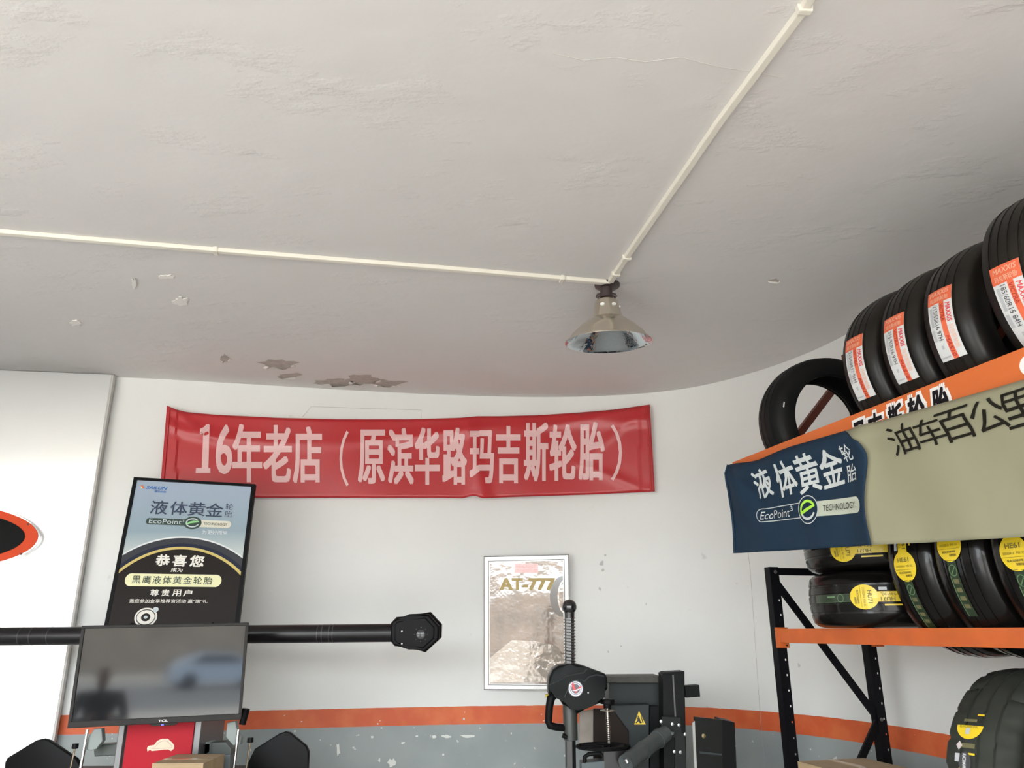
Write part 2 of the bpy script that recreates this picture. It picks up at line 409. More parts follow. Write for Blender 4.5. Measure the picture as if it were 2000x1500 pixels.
lamp = thing('pendant_lamp', 'metal bell shaped ceiling lamp with mirrored inside hanging from black ceiling rose', 'lamp', mw=Matrix.Translation(LP))
darkbr = mat('dark_bakelite', (.045, .03, .03), .35)
rim_c = P(1188, 668, LP.y+.0) - LP
axis = Vector((-.01, -.10, 1)).normalized()     # hangs a little askew
ax0 = Vector((rim_c.x, 0.0, rim_c.z))
bm = bmesh.new(); lathe(bm, [(0, .0001), (0, .062), (-.010, .060), (-.020, .045), (-.024, .0001)], 32); link('ceiling_rose', bm, darkbr, lamp, True)
top = ax0+axis*.235
bm = bmesh.new(); tube(bm, [(0,0,-.02), (0,0,-.04), top+axis*.03], .006, 8); link('cord', bm, mat('cord_white', (.7,.68,.66), .5), lamp, True)
SHF = frame(ax0, axis, Vector((1, 0, 0)))
bm = bmesh.new(); lathe(bm, [(.275,.0001),(.275,.020),(.265,.029),(.222,.030),(.222,.0001)], 28, SHF); link('socket', bm, darkbr, lamp, True)
bm = bmesh.new()
for sx in (-1, 1):
    bm = bmesh.new(); tube(bm, [SHF @ Vector((sx*.026,0,.236)), SHF @ Vector((sx*.040,0,.232)), SHF @ Vector((sx*.047,0,.222))], [.009,.010,.007], 10)
    link('wing_nut', bm, darkbr, lamp, True)
shade_out = mat('shade_satin', (.66, .60, .51), .22, metal=.9)
shade_in = mat('shade_mirror', (.55, .60, .63), .06, metal=1.0, bump=.45, bscale=11, dist=.02)
RS = .205
prof_o = [(.214,.030),(.210,.046),(.200,.054),(.128,.069),(.118,.073),(.110,.088),(.080,.128),(.043,.168),(.012,.190),(.004,RS-.004),(.0,RS),(-.003,RS)]
bm = bmesh.new(); lathe(bm, prof_o, 56, SHF); shade = link('shade', bm, shade_out, lamp, True)
prof_i = [(-.0032,RS),(-.001,RS-.006),(.010,.186),(.041,.163),(.078,.123),(.108,.083),(.120,.066),(.19,.047),(.21,.0001)]
bm = bmesh.new(); lathe(bm, prof_i, 56, SHF); link('reflector', bm, shade_in, shade, True)
for k in (-1, 1, 3, 5):
    a = -pi/2+k*radians(27) if abs(k) == 1 else -pi/2+radians(27)*k*1.1
    c = SHF @ Vector((.0605*cos(a), .0605*sin(a), .172)); nrm = (SHF.to_3x3() @ Vector((cos(a), sin(a), .28))).normalized()
    bm = bmesh.new(); f0 = frame(c-nrm*.002, nrm, Vector((0,0,1)))
    prism(bm, [f0 @ Vector((.0075*cos(q*pi/8), .011*sin(q*pi/8), 0)) for q in range(16)], nrm*.005); link('vent_hole', bm, mat('vent_light', (.85,.85,.83), .3), shade)

# ================================================================== RED BANNER ON THE WALL
red = mat('red_banner_cloth', (.50, .022, .028), .38, coat=.15, bump=.12, bscale=7, dist=.02, var=.06, vscale=3)
pink = mat('banner_letter_pink', (.80, .50, .50), .42)
def interp(tab, x):
    if x <= tab[0][0]: return tab[0][1]
    for (a, b), (c, d) in zip(tab, tab[1:]):
        if x <= c: return b+(d-b)*(x-a)/(c-a)
    return tab[-1][1]
TOP = [(326,792),(345,800),(365,805),(420,810),(540,816),(660,819),(800,819),(900,816),(932,813),(975,813),(1050,811),(1130,806),(1200,800),(1262,791),(1270,790)]
BOT = [(312,965),(500,972),(700,972),(860,972),(905,973),(922,968),(930,969),(942,973),(1050,969),(1150,966),(1262,961),(1280,960)]
def ban_off(u, v):
    s = (u-315)/960.0; t = (v-interp(TOP, u))/150.0
    o = .035 + .010*sin(s*9+1.2*t) + .006*sin(s*21-2.5*t+1)
    o += .018*math.exp(-((t-.22-.10*sin(s*6))/.07)**2)*(.6+.4*sin(s*14))           # long fold near the top hem
    o += .018*math.exp(-((u-925-(t-.5)*30)/16.0)**2)                                 # vertical crease in the middle
    for (x0, y0, x1, y1, amp) in ((1262,796,1010,842,.012), (1264,958,1120,900,.010), (330,795,420,860,.01), (1262,796,1130,905,.007)):
        L = math.hypot(x1-x0, y1-y0); d = ((v-y0)*(x1-x0)-(u-x0)*(y1-y0))/L; al = ((u-x0)*(x1-x0)+(v-y0)*(y1-y0))/L/L
        if -.1 < al < 1.1: o += amp*math.exp(-(d/7.0)**2)*max(0, 1-abs(al-.4)*1.2)
    if u > 1250: o += .012
    if u < 345: o += .010
    return max(o, .012)
def ban(u, v, lay=0): return PW(u, v, ban_off(u, v)+lay*.0012)
bm = bmesh.new(); NU, NV = 200, 26; g = []
for i in range(NU+1):
    s = i/NU; row = []
    for j in range(NV+1):
        t = j/NV; ul = 326+(312-326)*t; ur = 1269+(1279-1269)*t; u = ul+(ur-ul)*s
        v = interp(TOP, u)*(1-t)+interp(BOT, u)*t; row.append(bm.verts.new(ban(u, v)))
    g.append(row)
for i in range(NU):
    for j in range(NV): bm.faces.new((g[i][j], g[i+1][j], g[i+1][j+1], g[i][j+1]))
rb = link('wall_banner', bm, red, None, True); tag(rb, 'long red cloth banner with pale pink lettering stretched along the back wall', 'banner')
sol = rb.modifiers.new('thick', 'SOLIDIFY'); sol.thickness = .0012; sol.offset = 1
for (ua, va, ub, vb) in ((331,796,317,963), (1263,792,1272,960)):
    bm = bmesh.new(); pts = [ban(ua+(ub-ua)*k/12, va+(vb-va)*k/12, 4) for k in range(13)]; tube(bm, pts, .006, 8); link('hem_rod', bm, red, rb, True)
pr = Print(lambda x, y, l: ban(x, y, l), 12)
ban_chars = [('1',382,411,829,923),('6',421,454,829,926),('年',454,512,828,942),('老',514,570,830,942),('店',572,629,833,944),('（',663,681,841,950),('原',699,752,839,945),
    ('滨',757,808,836,946),('华',810,859,835,947),('路',864,912,835,947),('玛',917,965,840,944),('吉',969,1017,832,944),('斯',1023,1071,825,941),('轮',1073,1126,829,939),('胎',1130,1181,824,938),('）',1193,1215,829,939)]
pr.poly([(403,829),(409.5,829),(407,914),(411,914),(411,924),(382,924),(383,914),(394,914),(397,846),(390,849),(391,837),(397,835)], pink, 3)
for ch, x0, x1, y0, y1 in ban_chars[1:]:
    pr.text(ch, x0, y1, x1, y0, pink, bold=.0 if ch in '（）' else .022, lay=3)
pr.build('lettering', rb)

# ================================================================== FRAMED POSTER
YP = 5.235
po = thing('framed_poster', 'white framed glossy brown poster on the back wall behind the tyre changer', 'poster', mw=Matrix.Translation(P(945, 1345, YP)))
PI_ = po.matrix_world.inverted()
def pp(u, v, off=0): return PI_ @ P(u, v, YP-off)
whitef = mat('frame_white', (.95, .95, .94), .25, coat=.8); linef = mat('frame_line', (.12, .11, .11), .4)
def rectring(bm, o, i, off, th):
    for k in range(4):
        a, b = o[k], o[(k+1) % 4]; c, d = i[(k+1) % 4], i[k]
        prism(bm, [pp(*a, off), pp(*b, off), pp(*c, off), pp(*d, off)], (0, th, 0))
O = [(945,1087),(1111,1083),(1114,1348),(945,1347)]
def inset(q, a): return [(q[0][0]+a,q[0][1]+a),(q[1][0]-a,q[1][1]+a),(q[2][0]-a,q[2][1]-a),(q[3][0]+a,q[3][1]-a)]
bm = bmesh.new(); rectring(bm, O, inset(O, 1.4), .020, .018); rectring(bm, inset(O, 8.6), inset(O, 9.8), .0215, .018); link('frame_outline', bm, linef, po)
bm = bmesh.new(); rectring(bm, inset(O, 1.2), inset(O, 9), .020, .018); rectring(bm, inset(O, 9.6), inset(O, 11.8), .019, .016); link('frame', bm, whitef, po)
post_m = mat('poster_print', (.10, .065, .045), .16, metal=.15, var=.5, vscale=6, col2=(.20, .13, .09), coat=1.0, bump=.22, bscale=4.5, dist=.03, crough=.04, spec=.9)
I_ = inset(O, 11)
bm = bmesh.new(); prism(bm, [pp(*q, .012) for q in I_], (0, .008, 0)); link('print_sheet', bm, post_m, po)
goldp = mat('poster_gold', (.42, .29, .05), .4, coat=.15); redp = mat('poster_red', (.72, .18, .14), .2, coat=.8); darkp = mat('poster_dark', (.05,.04,.035), .15, coat=.9); palep = mat('poster_pale', (.42,.36,.31), .14, metal=.2, coat=.9, bump=.3, bscale=6.5, dist=.03)
pr = Print(lambda x, y, l: pp(x, y, .0125+l*.0006))
pr.rect(1005, 1119, 1051, 1101, redp); pr.text('MAXXIS', 1008, 1109, 1048, 1103, mat('poster_redtext', (.85,.42,.38), .2), .03, 2, shear=.2); pr.text('玛吉斯轮胎', 1008, 1118, 1048, 1111, MATS['poster_redtext'], .0, 2)
pr.text('AT-777', 976, 1153, 1084, 1129, goldp, .07, 2)
pr.poly([(957,1285),(1000,1250),(1045,1252),(1090,1262),(1101,1290),(1101,1333),(957,1333)], palep, 1)
pr.ring(1100, 1165, 26, 40, 16, darkp, 1, pi/2, 3*pi/2); pr.ring(1105, 1165, 16, 34, 3, palep, 2, pi/2, 3*pi/2)
pr.build('artwork', po)

# ================================================================== WHEEL ALIGNER
blk = mat('black_enamel', (.006, .005, .006), .28, spec=.4); blkp = mat('black_plastic', (.006, .006, .0065), .42, bump=.05, bscale=120, dist=.001, spec=.09)
YA = 4.2
al = thing('wheel_aligner', 'black wheel alignment machine with long horizontal crossbeam and red cabinet under the television', 'machine', mw=Matrix.Translation((-1.45, 4.05, 0)))
AI = al.matrix_world.inverted()
bm = bmesh.new(); bl, br_ = P(-420, 1247, YA), P(775, 1236, YA); tube(bm, [AI @ bl, AI @ br_], .0455, 28); beam = link('crossbeam', bm, blk, al, True)
for u in (44, 66, 100, 622, 631, 645, 652):
    c = bl.lerp(br_, (P(u, 1240, YA).x-bl.x)/(br_.x-bl.x)); bm = bmesh.new(); d = (br_-bl).normalized()*.0018; tube(bm, [AI @ (c-d), AI @ (c+d)], .0462, 28); link('tape_band', bm, mat('tape_mark', (.05,.05,.055), .3), beam, True)
# camera head at the end of the beam: two shells, bevelled hexagonal outline
HX = [(768,1208),(794,1207),(834,1198),(856,1222),(855,1248),(828,1273),(797,1263),(768,1261),(761,1252),(761,1216)]
def toal(px, y): return [AI @ P(u, v, y) for u, v in px]
def shell(name, px, y, d, m, bev, par, sc=1.0):
    cx = sum(p[0] for p in px)/len(px); cy = sum(p[1] for p in px)/len(px)
    bm = bmesh.new(); prism(bm, toal([(cx+(u-cx)*sc, cy+(v-cy)*sc) for u, v in px], y), (0, d, 0), bev); return link(name, bm, m, par, True)
HX = [(u+2, v+1) for u, v in HX]
hd = shell('camera_head', HX, YA-.055, .06, blkp, .012, al)
shell('rear_shell', [(u+4, v-4) for u, v in HX], YA+.010, .065, blkp, .012, hd)
shell('front_cover', HX, YA-.067, .014, blkp, .006, hd, .82)
bm = bmesh.new(); c = AI @ P(822, 1239, YA-.068); lathe(bm, [(0,.0001),(0,.020),(.002,.024),(.004,.020),(.0045,.0001)], 28, frame(c, (0,-1,0))); link('lens_cap', bm, mat('lens_ring', (.03,.03,.032), .15), hd, True)
for k in range(8):
    a = 2*pi*k/8; bm = bmesh.new(); lathe(bm, [(0,.0001),(0,.0022),(.002,.0001)], 8, frame(c+Vector((.034*cos(a), .0, .034*sin(a))), (0,-1,0))); link('sensor_dot', bm, mat('dot_grey', (.14,.15,.15), .3), hd)
for (u, v) in ((785,1233),(785,1257)):
    bm = bmesh.new(); lathe(bm, [(0,.0001),(0,.005),(.003,.004),(.003,.0001)], 10, frame(AI @ P(u, v, YA-.068), (0,-1,0))); link('screw', bm, mat('screw_steel', (.25,.25,.25), .3, metal=.9), hd)
# column and cabinet
def absbox(name, lo, hi, m, par, inv, bev=.004):
    bm = bmesh.new(); box(bm, lo, hi, bev, mw=inv); return link(name, bm, m, par)
gm = mat('machine_grey', (.045, .05, .053), .45, spec=.14); gml = mat('bracket_grey', (.24, .27, .26), .45)
redc = mat('cabinet_red', (.40, .010, .022), .45, spec=.14)
yc = 3.98
xl, xr = P(243, 1450, yc).x, P(380, 1450, yc).x
absbox('column', (-1.75, 4.14, .9), (-1.52, 4.26, 1.57), blk, al, AI)
absbox('cabinet', (xl, yc+.006, .05), (xr, yc+.30, 1.30), mat('cabinet_grey', (.20,.205,.21), .4, metal=.3), al, AI, .004)
absbox('front_panel', (xl+.008, yc-.006, .1), (xr-.008, yc+.006, 1.28), redc, al, AI, .002)
absbox('side_rail', (xl-.028, yc-.02, .05), (xl, yc+.30, 1.20), mat('rail_grey', (.16,.16,.165), .35, metal=.5), al, AI)
absbox('side_rail', (xr, yc-.02, .05), (xr+.030, yc+.30, 1.20), MATS['rail_grey'], al, AI)
# car shaped sticker on the red panel
def redmap(x, y, l): return AI @ (P(x, y, yc-.007-l*.0008))
sk = mat('sticker_cream', (.70,.58,.44), .5); pr = Print(redmap)
pr.poly([(287,1461),(290,1457),(301,1455),(307,1447),(316,1443),(328,1443),(336,1450),(340,1455),(340,1462),(334,1467),(329,1464),(320,1464),(306,1466),(296,1467),(293,1464),(288,1468)], sk)
pr.poly([(292,1462),(303,1458),(309,1450),(318,1446),(326,1446),(333,1452),(337,1457),(336,1461),(326,1462),(300,1463)], mat('sticker_line', (.55,.42,.34), .5), 2)
pr.poly([(295,1461),(304,1459),(311,1451),(318,1448),(325,1448),(331,1453),(335,1458),(334,1460),(326,1460.5),(300,1461.5)], sk, 3)
pr.build('car_sticker', al)
# grey clamp arms and chrome rods each side, with the target boards that hang from them
chrome = mat('chrome_rod', (.75,.75,.75), .12, metal=1)
def clamp(rod_u, hexpx, brk, knob, label, yk):
    t = thing('wheel_clamp', label, 'wheel clamp', 'wheel clamps beside the red cabinet', Matrix.Translation(P(rod_u, 1498, yk))); I = t.matrix_world.inverted()
    bm = bmesh.new(); prism(bm, [I @ P(u, v, yk+.10) for u, v in hexpx], (0, .03, 0), .006); link('target_board', bm, blkp, t, True)
    bm = bmesh.new(); r0 = P(rod_u, 1425, yk); tube(bm, [I @ r0, I @ Vector((r0.x-.01, r0.y, r0.z-.35))], .0075, 12); link('chrome_rod', bm, chrome, t, True)
    bm = bmesh.new(); prism(bm, [I @ P(u, v, yk+.012) for u, v in brk], (0, .035, 0), .004); link('bracket', bm, gml, t)
    ku, kv = knob; bm = bmesh.new(); kp = P(ku, kv, yk+.03); lathe(bm, [(.010,.0001),(.010,.014),(-.010,.015),(-.012,.011),(-.012,.0001)], 12, Matrix.Translation(I @ kp)); link('knob', bm, blkp, t)
    bm = bmesh.new(); tube(bm, [I @ (kp-Vector((0,0,.01))), I @ (kp-Vector((.01,0,.16)))], .0045, 8); link('screw_rod', bm, mat('old_brass', (.22,.17,.12), .35, metal=.8), t, True)
    return t
clamp(171, [(8,1510),(9,1489),(14,1480),(70,1446),(84,1443),(95,1446),(148,1482),(156,1496),(158,1530),(8,1530)], [(183,1424),(198,1423),(200,1447),(188,1463),(178,1466),(164,1464),(165,1452)], (147,1457), 'wheel clamp with black target board, left of the red cabinet below the television', 3.95)
c2 = clamp(466, [(484,1490),(497,1463),(545,1433),(557,1429),(566,1431),(598,1457),(603,1468),(600,1540),(484,1540)], [(443,1412),(460,1408),(462,1430),(471,1440),(469,1454),(455,1456),(441,1440)], (489,1445), 'wheel clamp with black target board, right of the red cabinet below the television', 4.0)
I = c2.matrix_world.inverted(); bm = bmesh.new(); b0 = P(481, 1384, 4.02); tube(bm, [I @ b0, I @ (b0-Vector((.012,0,.07)))], [.018,.016], 14); link('grip', bm, blkp, c2, True)
absbox('shelf_tray', (xl-.34, yc+.02, .93), (xl-.03, yc+.28, .96), gm, al, AI)
absbox('shelf_tray', (xr+.03, yc+.02, .93), (xr+.36, yc+.28, .96), gm, al, AI)
for (pxs, m_) in (([(182,1455),(236,1452),(238,1475),(184,1478)], mat('dark_green_tool', (.04,.05,.045), .4)), ([(395,1451),(440,1449),(452,1462),(452,1474),(396,1476)], MATS['dark_green_tool']), ([(393,1450),(411,1450),(410,1470),(394,1478)], mat('pale_tool', (.40,.45,.43), .4)), ([(404,1478),(450,1473),(448,1510),(400,1510)], mat('blue_grey_tool', (.13,.15,.16), .5))):
    bm = bmesh.new(); prism(bm, [AI @ P(u, v, yc+.06) for u, v in pxs], (0, .08, 0), .004); link('tool_holder', bm, m_, al)
card = mat('cardboard', (.40, .29, .17), .8, var=.12, vscale=12)
yb = 3.80
def carton(name, lo, hi, label):
    t = thing(name, label, 'box', mw=Matrix.Translation(((lo[0]+hi[0])/2, (lo[1]+hi[1])/2, lo[2]))); I = t.matrix_world.inverted()
    bm = bmesh.new(); box(bm, lo, (hi[0], hi[1], hi[2]-.003), .002, mw=I); link('body', bm, card, t)
    for k in (0, 1):
        ym = (lo[1]+hi[1])/2; a, b = (lo[1], ym-.001) if k == 0 else (ym+.001, hi[1]); bm = bmesh.new(); box(bm, (lo[0], a, hi[2]-.003), (hi[0], b, hi[2]), .0005, mw=I); link('flap', bm, card, t)
    bm = bmesh.new(); box(bm, (lo[0]-.0006, (lo[1]+hi[1])/2-.025, hi[2]-.05), (hi[0]+.0006, (lo[1]+hi[1])/2+.025, hi[2]+.0006), mw=I); link('tape', bm, mat('packing_tape', (.45,.34,.2), .25), t)
absbox('keyboard_shelf', (P(290,1495,yb).x, yb-.15, .80), (P(410,1495,yb).x, yb+.16, .82), gm, al, AI)
carton('cardboard_box', (P(305,1490,yb-.1).x, yb-.14, .822), (P(404,1490,yb-.1).x, yb+.12, P(350,1488,yb-.1).z), 'brown cardboard box in front of the red cabinet under the television')

# ================================================================== TELEVISION
tl = P(160,1222,3.70); bl_ = P(133,1422,3.70); tr = P(487,1216,3.903); brr = P(470,1405,3.903)
cx = (tl+bl_+tr+brr)/4; X = ((tr+brr)-(tl+bl_)).normalized(); Zv = ((tl+tr)-(bl_+brr)).normalized(); Yv = Zv.cross(X).normalized(); Zv = X.cross(Yv)
TM = Matrix.Identity(4)
for i, c in enumerate((X, Yv, Zv)):
    for j in range(3): TM[j][i] = c[j]
TM.translation = cx; 
tv = thing('television', 'switched-off black flat television mounted on the wheel aligner', 'television', mw=TM)
w2, h2 = ((tr+brr)-(tl+bl_)).length/4, ((tl+tr)-(bl_+brr)).length/4
bz = mat('tv_bezel', (.022,.020,.019), .4, spec=.14)
bm = bmesh.new(); b_ = .014
for lo, hi in (((-w2,-.012,h2-b_),(w2,.02,h2)), ((-w2,-.012,-h2),(w2,.02,-h2+.026)), ((-w2,-.012,-h2+.026),(-w2+b_,.02,h2-b_)), ((w2-b_,-.012,-h2+.026),(w2,.02,h2-b_))): box(bm, lo, hi, .0025)
o = link('bezel', bm, bz, tv)
scr = mat('tv_screen', (.012,.013,.015), .055, spec=.55)
bm = bmesh.new(); box(bm, (-w2+b_-.002,-.004,-h2+.024), (w2-b_+.002,.004,h2-b_+.002)); link('screen', bm, scr, tv)
bm = bmesh.new(); box(bm, (-w2+.01,.02,-h2+.01), (w2-.01,.032,h2-.01), .006); box(bm, (-w2*.7,.032,-h2*.85), (w2*.7,.065,h2*.3), .012); link('rear_casing', bm, bz, tv)
pr = Print(lambda x, y, l: Vector((x, -.0125-l*.0004, y))); wt = mat('logo_white', (.8,.8,.8), .4)
pr.text('TCL', .006, -h2+.0075, .046, -h2+.0165, wt, .04, 2); pr.build('logo', tv)
bm = bmesh.new(); prism(bm, [Vector((x, -.006, z)) for x, z in ((-.03,-h2),(.09,-h2),(.08,-h2-.010),(-.02,-h2-.010))], (0,.02,0), .002); link('sensor_bar', bm, bz, tv)
bm = bmesh.new(); box(bm, (.020,-.0075,-h2-.008), (.030,-.006,-h2-.004)); link('standby_light', bm, mat('blue_led', (.05,.05,1.0), .4, emit=3.0), tv)
bm = bmesh.new(); box(bm, (-.06,.065,-.06), (.06,.20,.06), .004); link('mount', bm, blk, tv)

# ================================================================== PORTRAIT ADVERTISING BOARD
q = [P(262,932,4.47), P(499,946,4.47), P(467,1216,4.34), P(205,1217,4.34)]
X = ((q[1]+q[2])-(q[0]+q[3])).normalized(); Zv = ((q[0]+q[1])-(q[2]+q[3])).normalized(); Yv = Zv.cross(X).normalized()
def adq(x, y, l=0):
    """x 0..1 left to right, y 0..1 top to bottom"""
    return (q[0]*(1-x)+q[1]*x)*(1-y)+(q[3]*(1-x)+q[2]*x)*y - Yv*l*.0008
ad = thing('advertising_board', 'portrait black-framed poster board showing a tyre above the television', 'sign', mw=Matrix.Translation(adq(.5, 1.0)))
DI = ad.matrix_world.inverted()
bm = bmesh.new()
YB = 1.42
def adb(lo, hi, f, bk, bm):
    (x0, y0), (x1, y1) = lo, hi; c = [adq(x0, y1), adq(x1, y1), adq(x1, y0), adq(x0, y0)]
    hexa(bm, [DI @ (p-Yv*f) for p in c]+[DI @ (p+Yv*bk) for p in c], .002)
fx, fy = .030, .021
for lo, hi in (((0,0),(1,fy)), ((0,fy),(fx,YB)), ((1-fx,fy),(1,YB))): adb(lo, hi, .006, .02, bm)
link('frame', bm, mat('ad_frame', (.006,.006,.007), .4, spec=.10), ad)
bm = bmesh.new(); adb((.01,.01),(.99,YB), -.006, .018, bm); link('backing', bm, blkp, ad)
sky_m = mat('ad_sky', (.36,.43,.50), .3, coat=.3)
nt = sky_m.node_tree; L = nt.links.new; geo = nt.nodes.new('ShaderNodeNewGeometry'); sp = nt.nodes.new('ShaderNodeSeparateXYZ'); L(geo.outputs['Position'], sp.inputs[0])
mr = nt.nodes.new('ShaderNodeMapRange'); mr.inputs[1].default_value = adq(.5,.55).z; mr.inputs[2].default_value = adq(.5,.05).z; L(sp.outputs['Z'], mr.inputs[0])
cr = nt.nodes.new('ShaderNodeValToRGB'); cr.color_ramp.elements[0].color = (.50,.54,.53,1); cr.color_ramp.elements[1].color = (.33,.40,.50,1); e = cr.color_ramp.elements.new(.35); e.color = (.25,.33,.38,1)
L(mr.outputs[0], cr.inputs[0]); L(cr.outputs[0], nt.nodes['Principled BSDF'].inputs['Base Color'])
blackp = mat('ad_black', (.016,.012,.011), .35, spec=.14); rubber = mat('ad_rubber', (.045,.047,.055), .35, spec=.14); rubber2 = mat('ad_rubber_blue', (.020,.024,.045), .35, spec=.14)
yel = mat('ad_yellow', (.55,.43,.13), .3); halo = mat('ad_halo', (.66,.68,.68), .3, coat=.3); navy = mat('ad_navy', (.03,.045,.085), .35); adw = mat('ad_white', (.75,.72,.66), .35)
dg_ = mat('ad_darkgreen', (.02,.045,.035), .35); gold = mat('ad_gold', (.72,.70,.42), .35); creamp = mat('ad_cream', (.62,.60,.50), .35); blue = mat('ad_blue', (.03,.16,.50), .35); leaf = mat('ad_leaf', (.25,.60,.22), .35); orang = mat('ad_orange', (.75,.20,.05), .35); fad = mat('ad_faded', (.50,.56,.58), .35)
pr = Print(lambda x, y, l: DI @ adq(x, y, l), .12)
AL, AR = fx, 1-fx
pr.rect(AL, 1.4, AR, fy, sky_m, 0)
def arc(x0, y, rx, ry, m, lay):     # filled lower region under an arch, clipped to the board
    pts = []
    n = 40
    for k in range(n+1):
        xx = AL+(AR-AL)*k/n; s = (xx-x0)/rx; yy = y+ry*(1-math.sqrt(max(0, 1-s*s))) if abs(s) < 1 else 1.4; pts.append((xx, min(yy, 1.4)))
    vs = []; fs = []
    for k, (a, b) in enumerate(pts):
        vs += [(a, b), (a, 1.41)]
        if k: fs.append((2*k-2, 2*k-1, 2*k+1, 2*k))
    pr._add(vs, fs, m, lay)
arc(.50, .413, .78, .66, halo, 1); arc(.50, .424, .775, .66, rubber, 2); arc(.50, .463, .72, .64, rubber2, 3); arc(.50, .487, .70, .64, yel, 4); arc(.50, .505, .685, .64, blackp, 5)
# brand line
pr.text('SAILUN', .115, .082, .29, .058, blue, .03, 3, shear=.3); pr.text('赛轮轮胎', .19, .105, .285, .089, blue, .0, 3)
pr.poly([(.065,.058),(.085,.056),(.103,.080),(.090,.081)], orang, 3); pr.poly([(.072,.068),(.083,.068),(.085,.080),(.075,.080)], MATS['sticker_cream'], 4)
for ch, x0 in (('液',.180),('体',.340),('黄',.485),('金',.628)): pr.text(ch, x0, .262, x0+.140, .162, navy, .012, 3)
pr.text('轮', .783, .206, .843, .160, navy, .0, 3); pr.text('胎', .783, .262, .843, .215, navy, .0, 3)
pr.pill(.165, .336, .60, .290, dg_, 3) ; pr.pill(.55, .342, .845, .290, creamp, 2)
pr.text('EcoPoint³', .19, .328, .47, .295, fad, .0, 4); pr.disc(.538, .314, .072, .046, dg_, 4); pr.ring(.538, .314, .054, .034, .009, fad, 5, .3, 5.6); pr.strip([(.490,.325),(.52,.312),(.55,.306),(.588,.304)], [.006,.014,.016,.008], leaf, 6); pr.text('TECHNOLOGY', .625, .326, .815, .307, dg_, .0, 4)
pr.text('为更好而来', .625, .392, .825, .363, MATS['ad_halo'], .0, 3)
for ch, x0 in (('恭',.30),('喜',.432),('您',.565)): pr.text(ch, x0, .625, x0+.11, .545, adw, .035, 7)
pr.text('成为', .430, .663, .520, .635, adw, .02, 7)
pr.pill(.09, .762, .83, .678, gold, 6)
for k, ch in enumerate('黑鹰液体黄金轮胎'): x0 = .145+k*.0785; pr.text(ch, x0, .745, x0+.066, .693, dg_, .008, 8)
for k, ch in enumerate('尊贵用户'): x0 = .300+k*.084; pr.text(ch, x0, .827, x0+.068, .782, adw, .02, 7)
pr.text('邀您参加金享推荐官活动 赢“瑞”礼', .155, .872, .745, .846, adw, .01, 7)
pr.disc(.30, .965, .085, .062, adw, 7); pr.disc(.30, .965, .035, .026, blackp, 8); pr.ring(.30, .965, .072, .052, .006, MATS['ad_rubber'], 8); pr.disc(.365, .915, .022, .017, fad, 9); pr.disc(.30, .965, .014, .010, fad, 9)
pr.build('printed_poster', ad)
for x in (.2, .8):
    bm = bmesh.new(); p = adq(x, .97)+Yv*.02; tube(bm, [DI @ p, DI @ Vector((p.x, p.y+.04, 1.66)), DI @ Vector((p.x+.02, YA, 1.60))], .008, 8)
    link('support_rod', bm, blk, ad)

# ================================================================== TYRE CHANGER
YT = 4.15
dk = mat('changer_black', (.008,.010,.010), .36, spec=.09, bump=.08, bscale=90, dist=.001); tg = mat('changer_grey', (.038,.045,.046), .42, spec=.14); tg2 = mat('changer_charcoal', (.012,.013,.0135), .5, spec=.10, var=.3, vscale=9)
ct = thing('tyre_changer', 'dark grey tyre changing machine with spring-wound shaft standing before the poster', 'machine', mw=Matrix.Translation((P(1250,1400,YT).x, YT+.15, 0)))
CI = ct.matrix_world.inverted()
def cp(u, v, y=YT): return CI @ P(u, v, y)
def cprism(name, px, y, d, m, bev=.004, par=ct, sm=False):
    bm = bmesh.new(); prism(bm, [cp(u, v, y) for u, v in px], (0, d, 0), bev); return link(name, bm, m, par, sm)
def ctube(name, pts, r, m, par=ct, seg=14):
    bm = bmesh.new(); tube(bm, [cp(*p) if len(p) == 3 else cp(p[0], p[1]) for p in pts], r, seg); return link(name, bm, m, par, True)
K = YT/1500/1.04      # metres per pixel here
# rear tank and top plate
cprism('oil_tank', [(1189,1332),(1296,1331),(1296,1600),(1200,1600),(1196,1378),(1189,1370)], YT+.22, .22, tg)
cprism('side_panel', [(1192,1378),(1268,1376),(1268,1600),(1214,1600),(1210,1440)], YT+.12, .10, tg)
cprism('top_plate', [(1180,1322),(1292,1321),(1292,1334),(1180,1334)], YT+.18, .26, mat('worn_plate', (.075,.07,.06), .6, var=.4, vscale=14))
cprism('dark_recess', [(1268,1379),(1296,1379),(1296,1600),(1270,1600)], YT+.16, .05, tg2)
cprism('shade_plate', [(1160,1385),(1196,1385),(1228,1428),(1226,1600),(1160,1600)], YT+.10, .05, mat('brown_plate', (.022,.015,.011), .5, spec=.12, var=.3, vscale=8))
cprism('pale_guard', [(1132,1390),(1166,1386),(1160,1450),(1132,1460)], YT+.14, .04, mat('worn_guard', (.36,.31,.27), .5, var=.3, vscale=9))
# warning triangle
wy = mat('warning_yellow', (.80,.58,.03), .4); wb = mat('warning_black', (.02,.02,.02), .5)
pr = Print(lambda x, y, l: cp(x, y, YT+.119-l*.0008))
pr.poly([(1248,1385),(1264,1417),(1236,1417)], wb, 1); pr.poly([(1248,1388.5),(1261.2,1415),(1238.8,1415)], wy, 2)
pr.disc(1246.5,1399,1.5,1.7, wb, 3, 12); pr.poly([(1245,1401),(1249,1401),(1251,1408),(1254,1412),(1250,1413),(1247,1409),(1243,1413),(1241,1412),(1245,1407)], wb, 3); pr.poly([(1251,1398),(1253,1399),(1257,1412),(1255,1412)], wb, 3)
pr.build('warning_sign', ct)
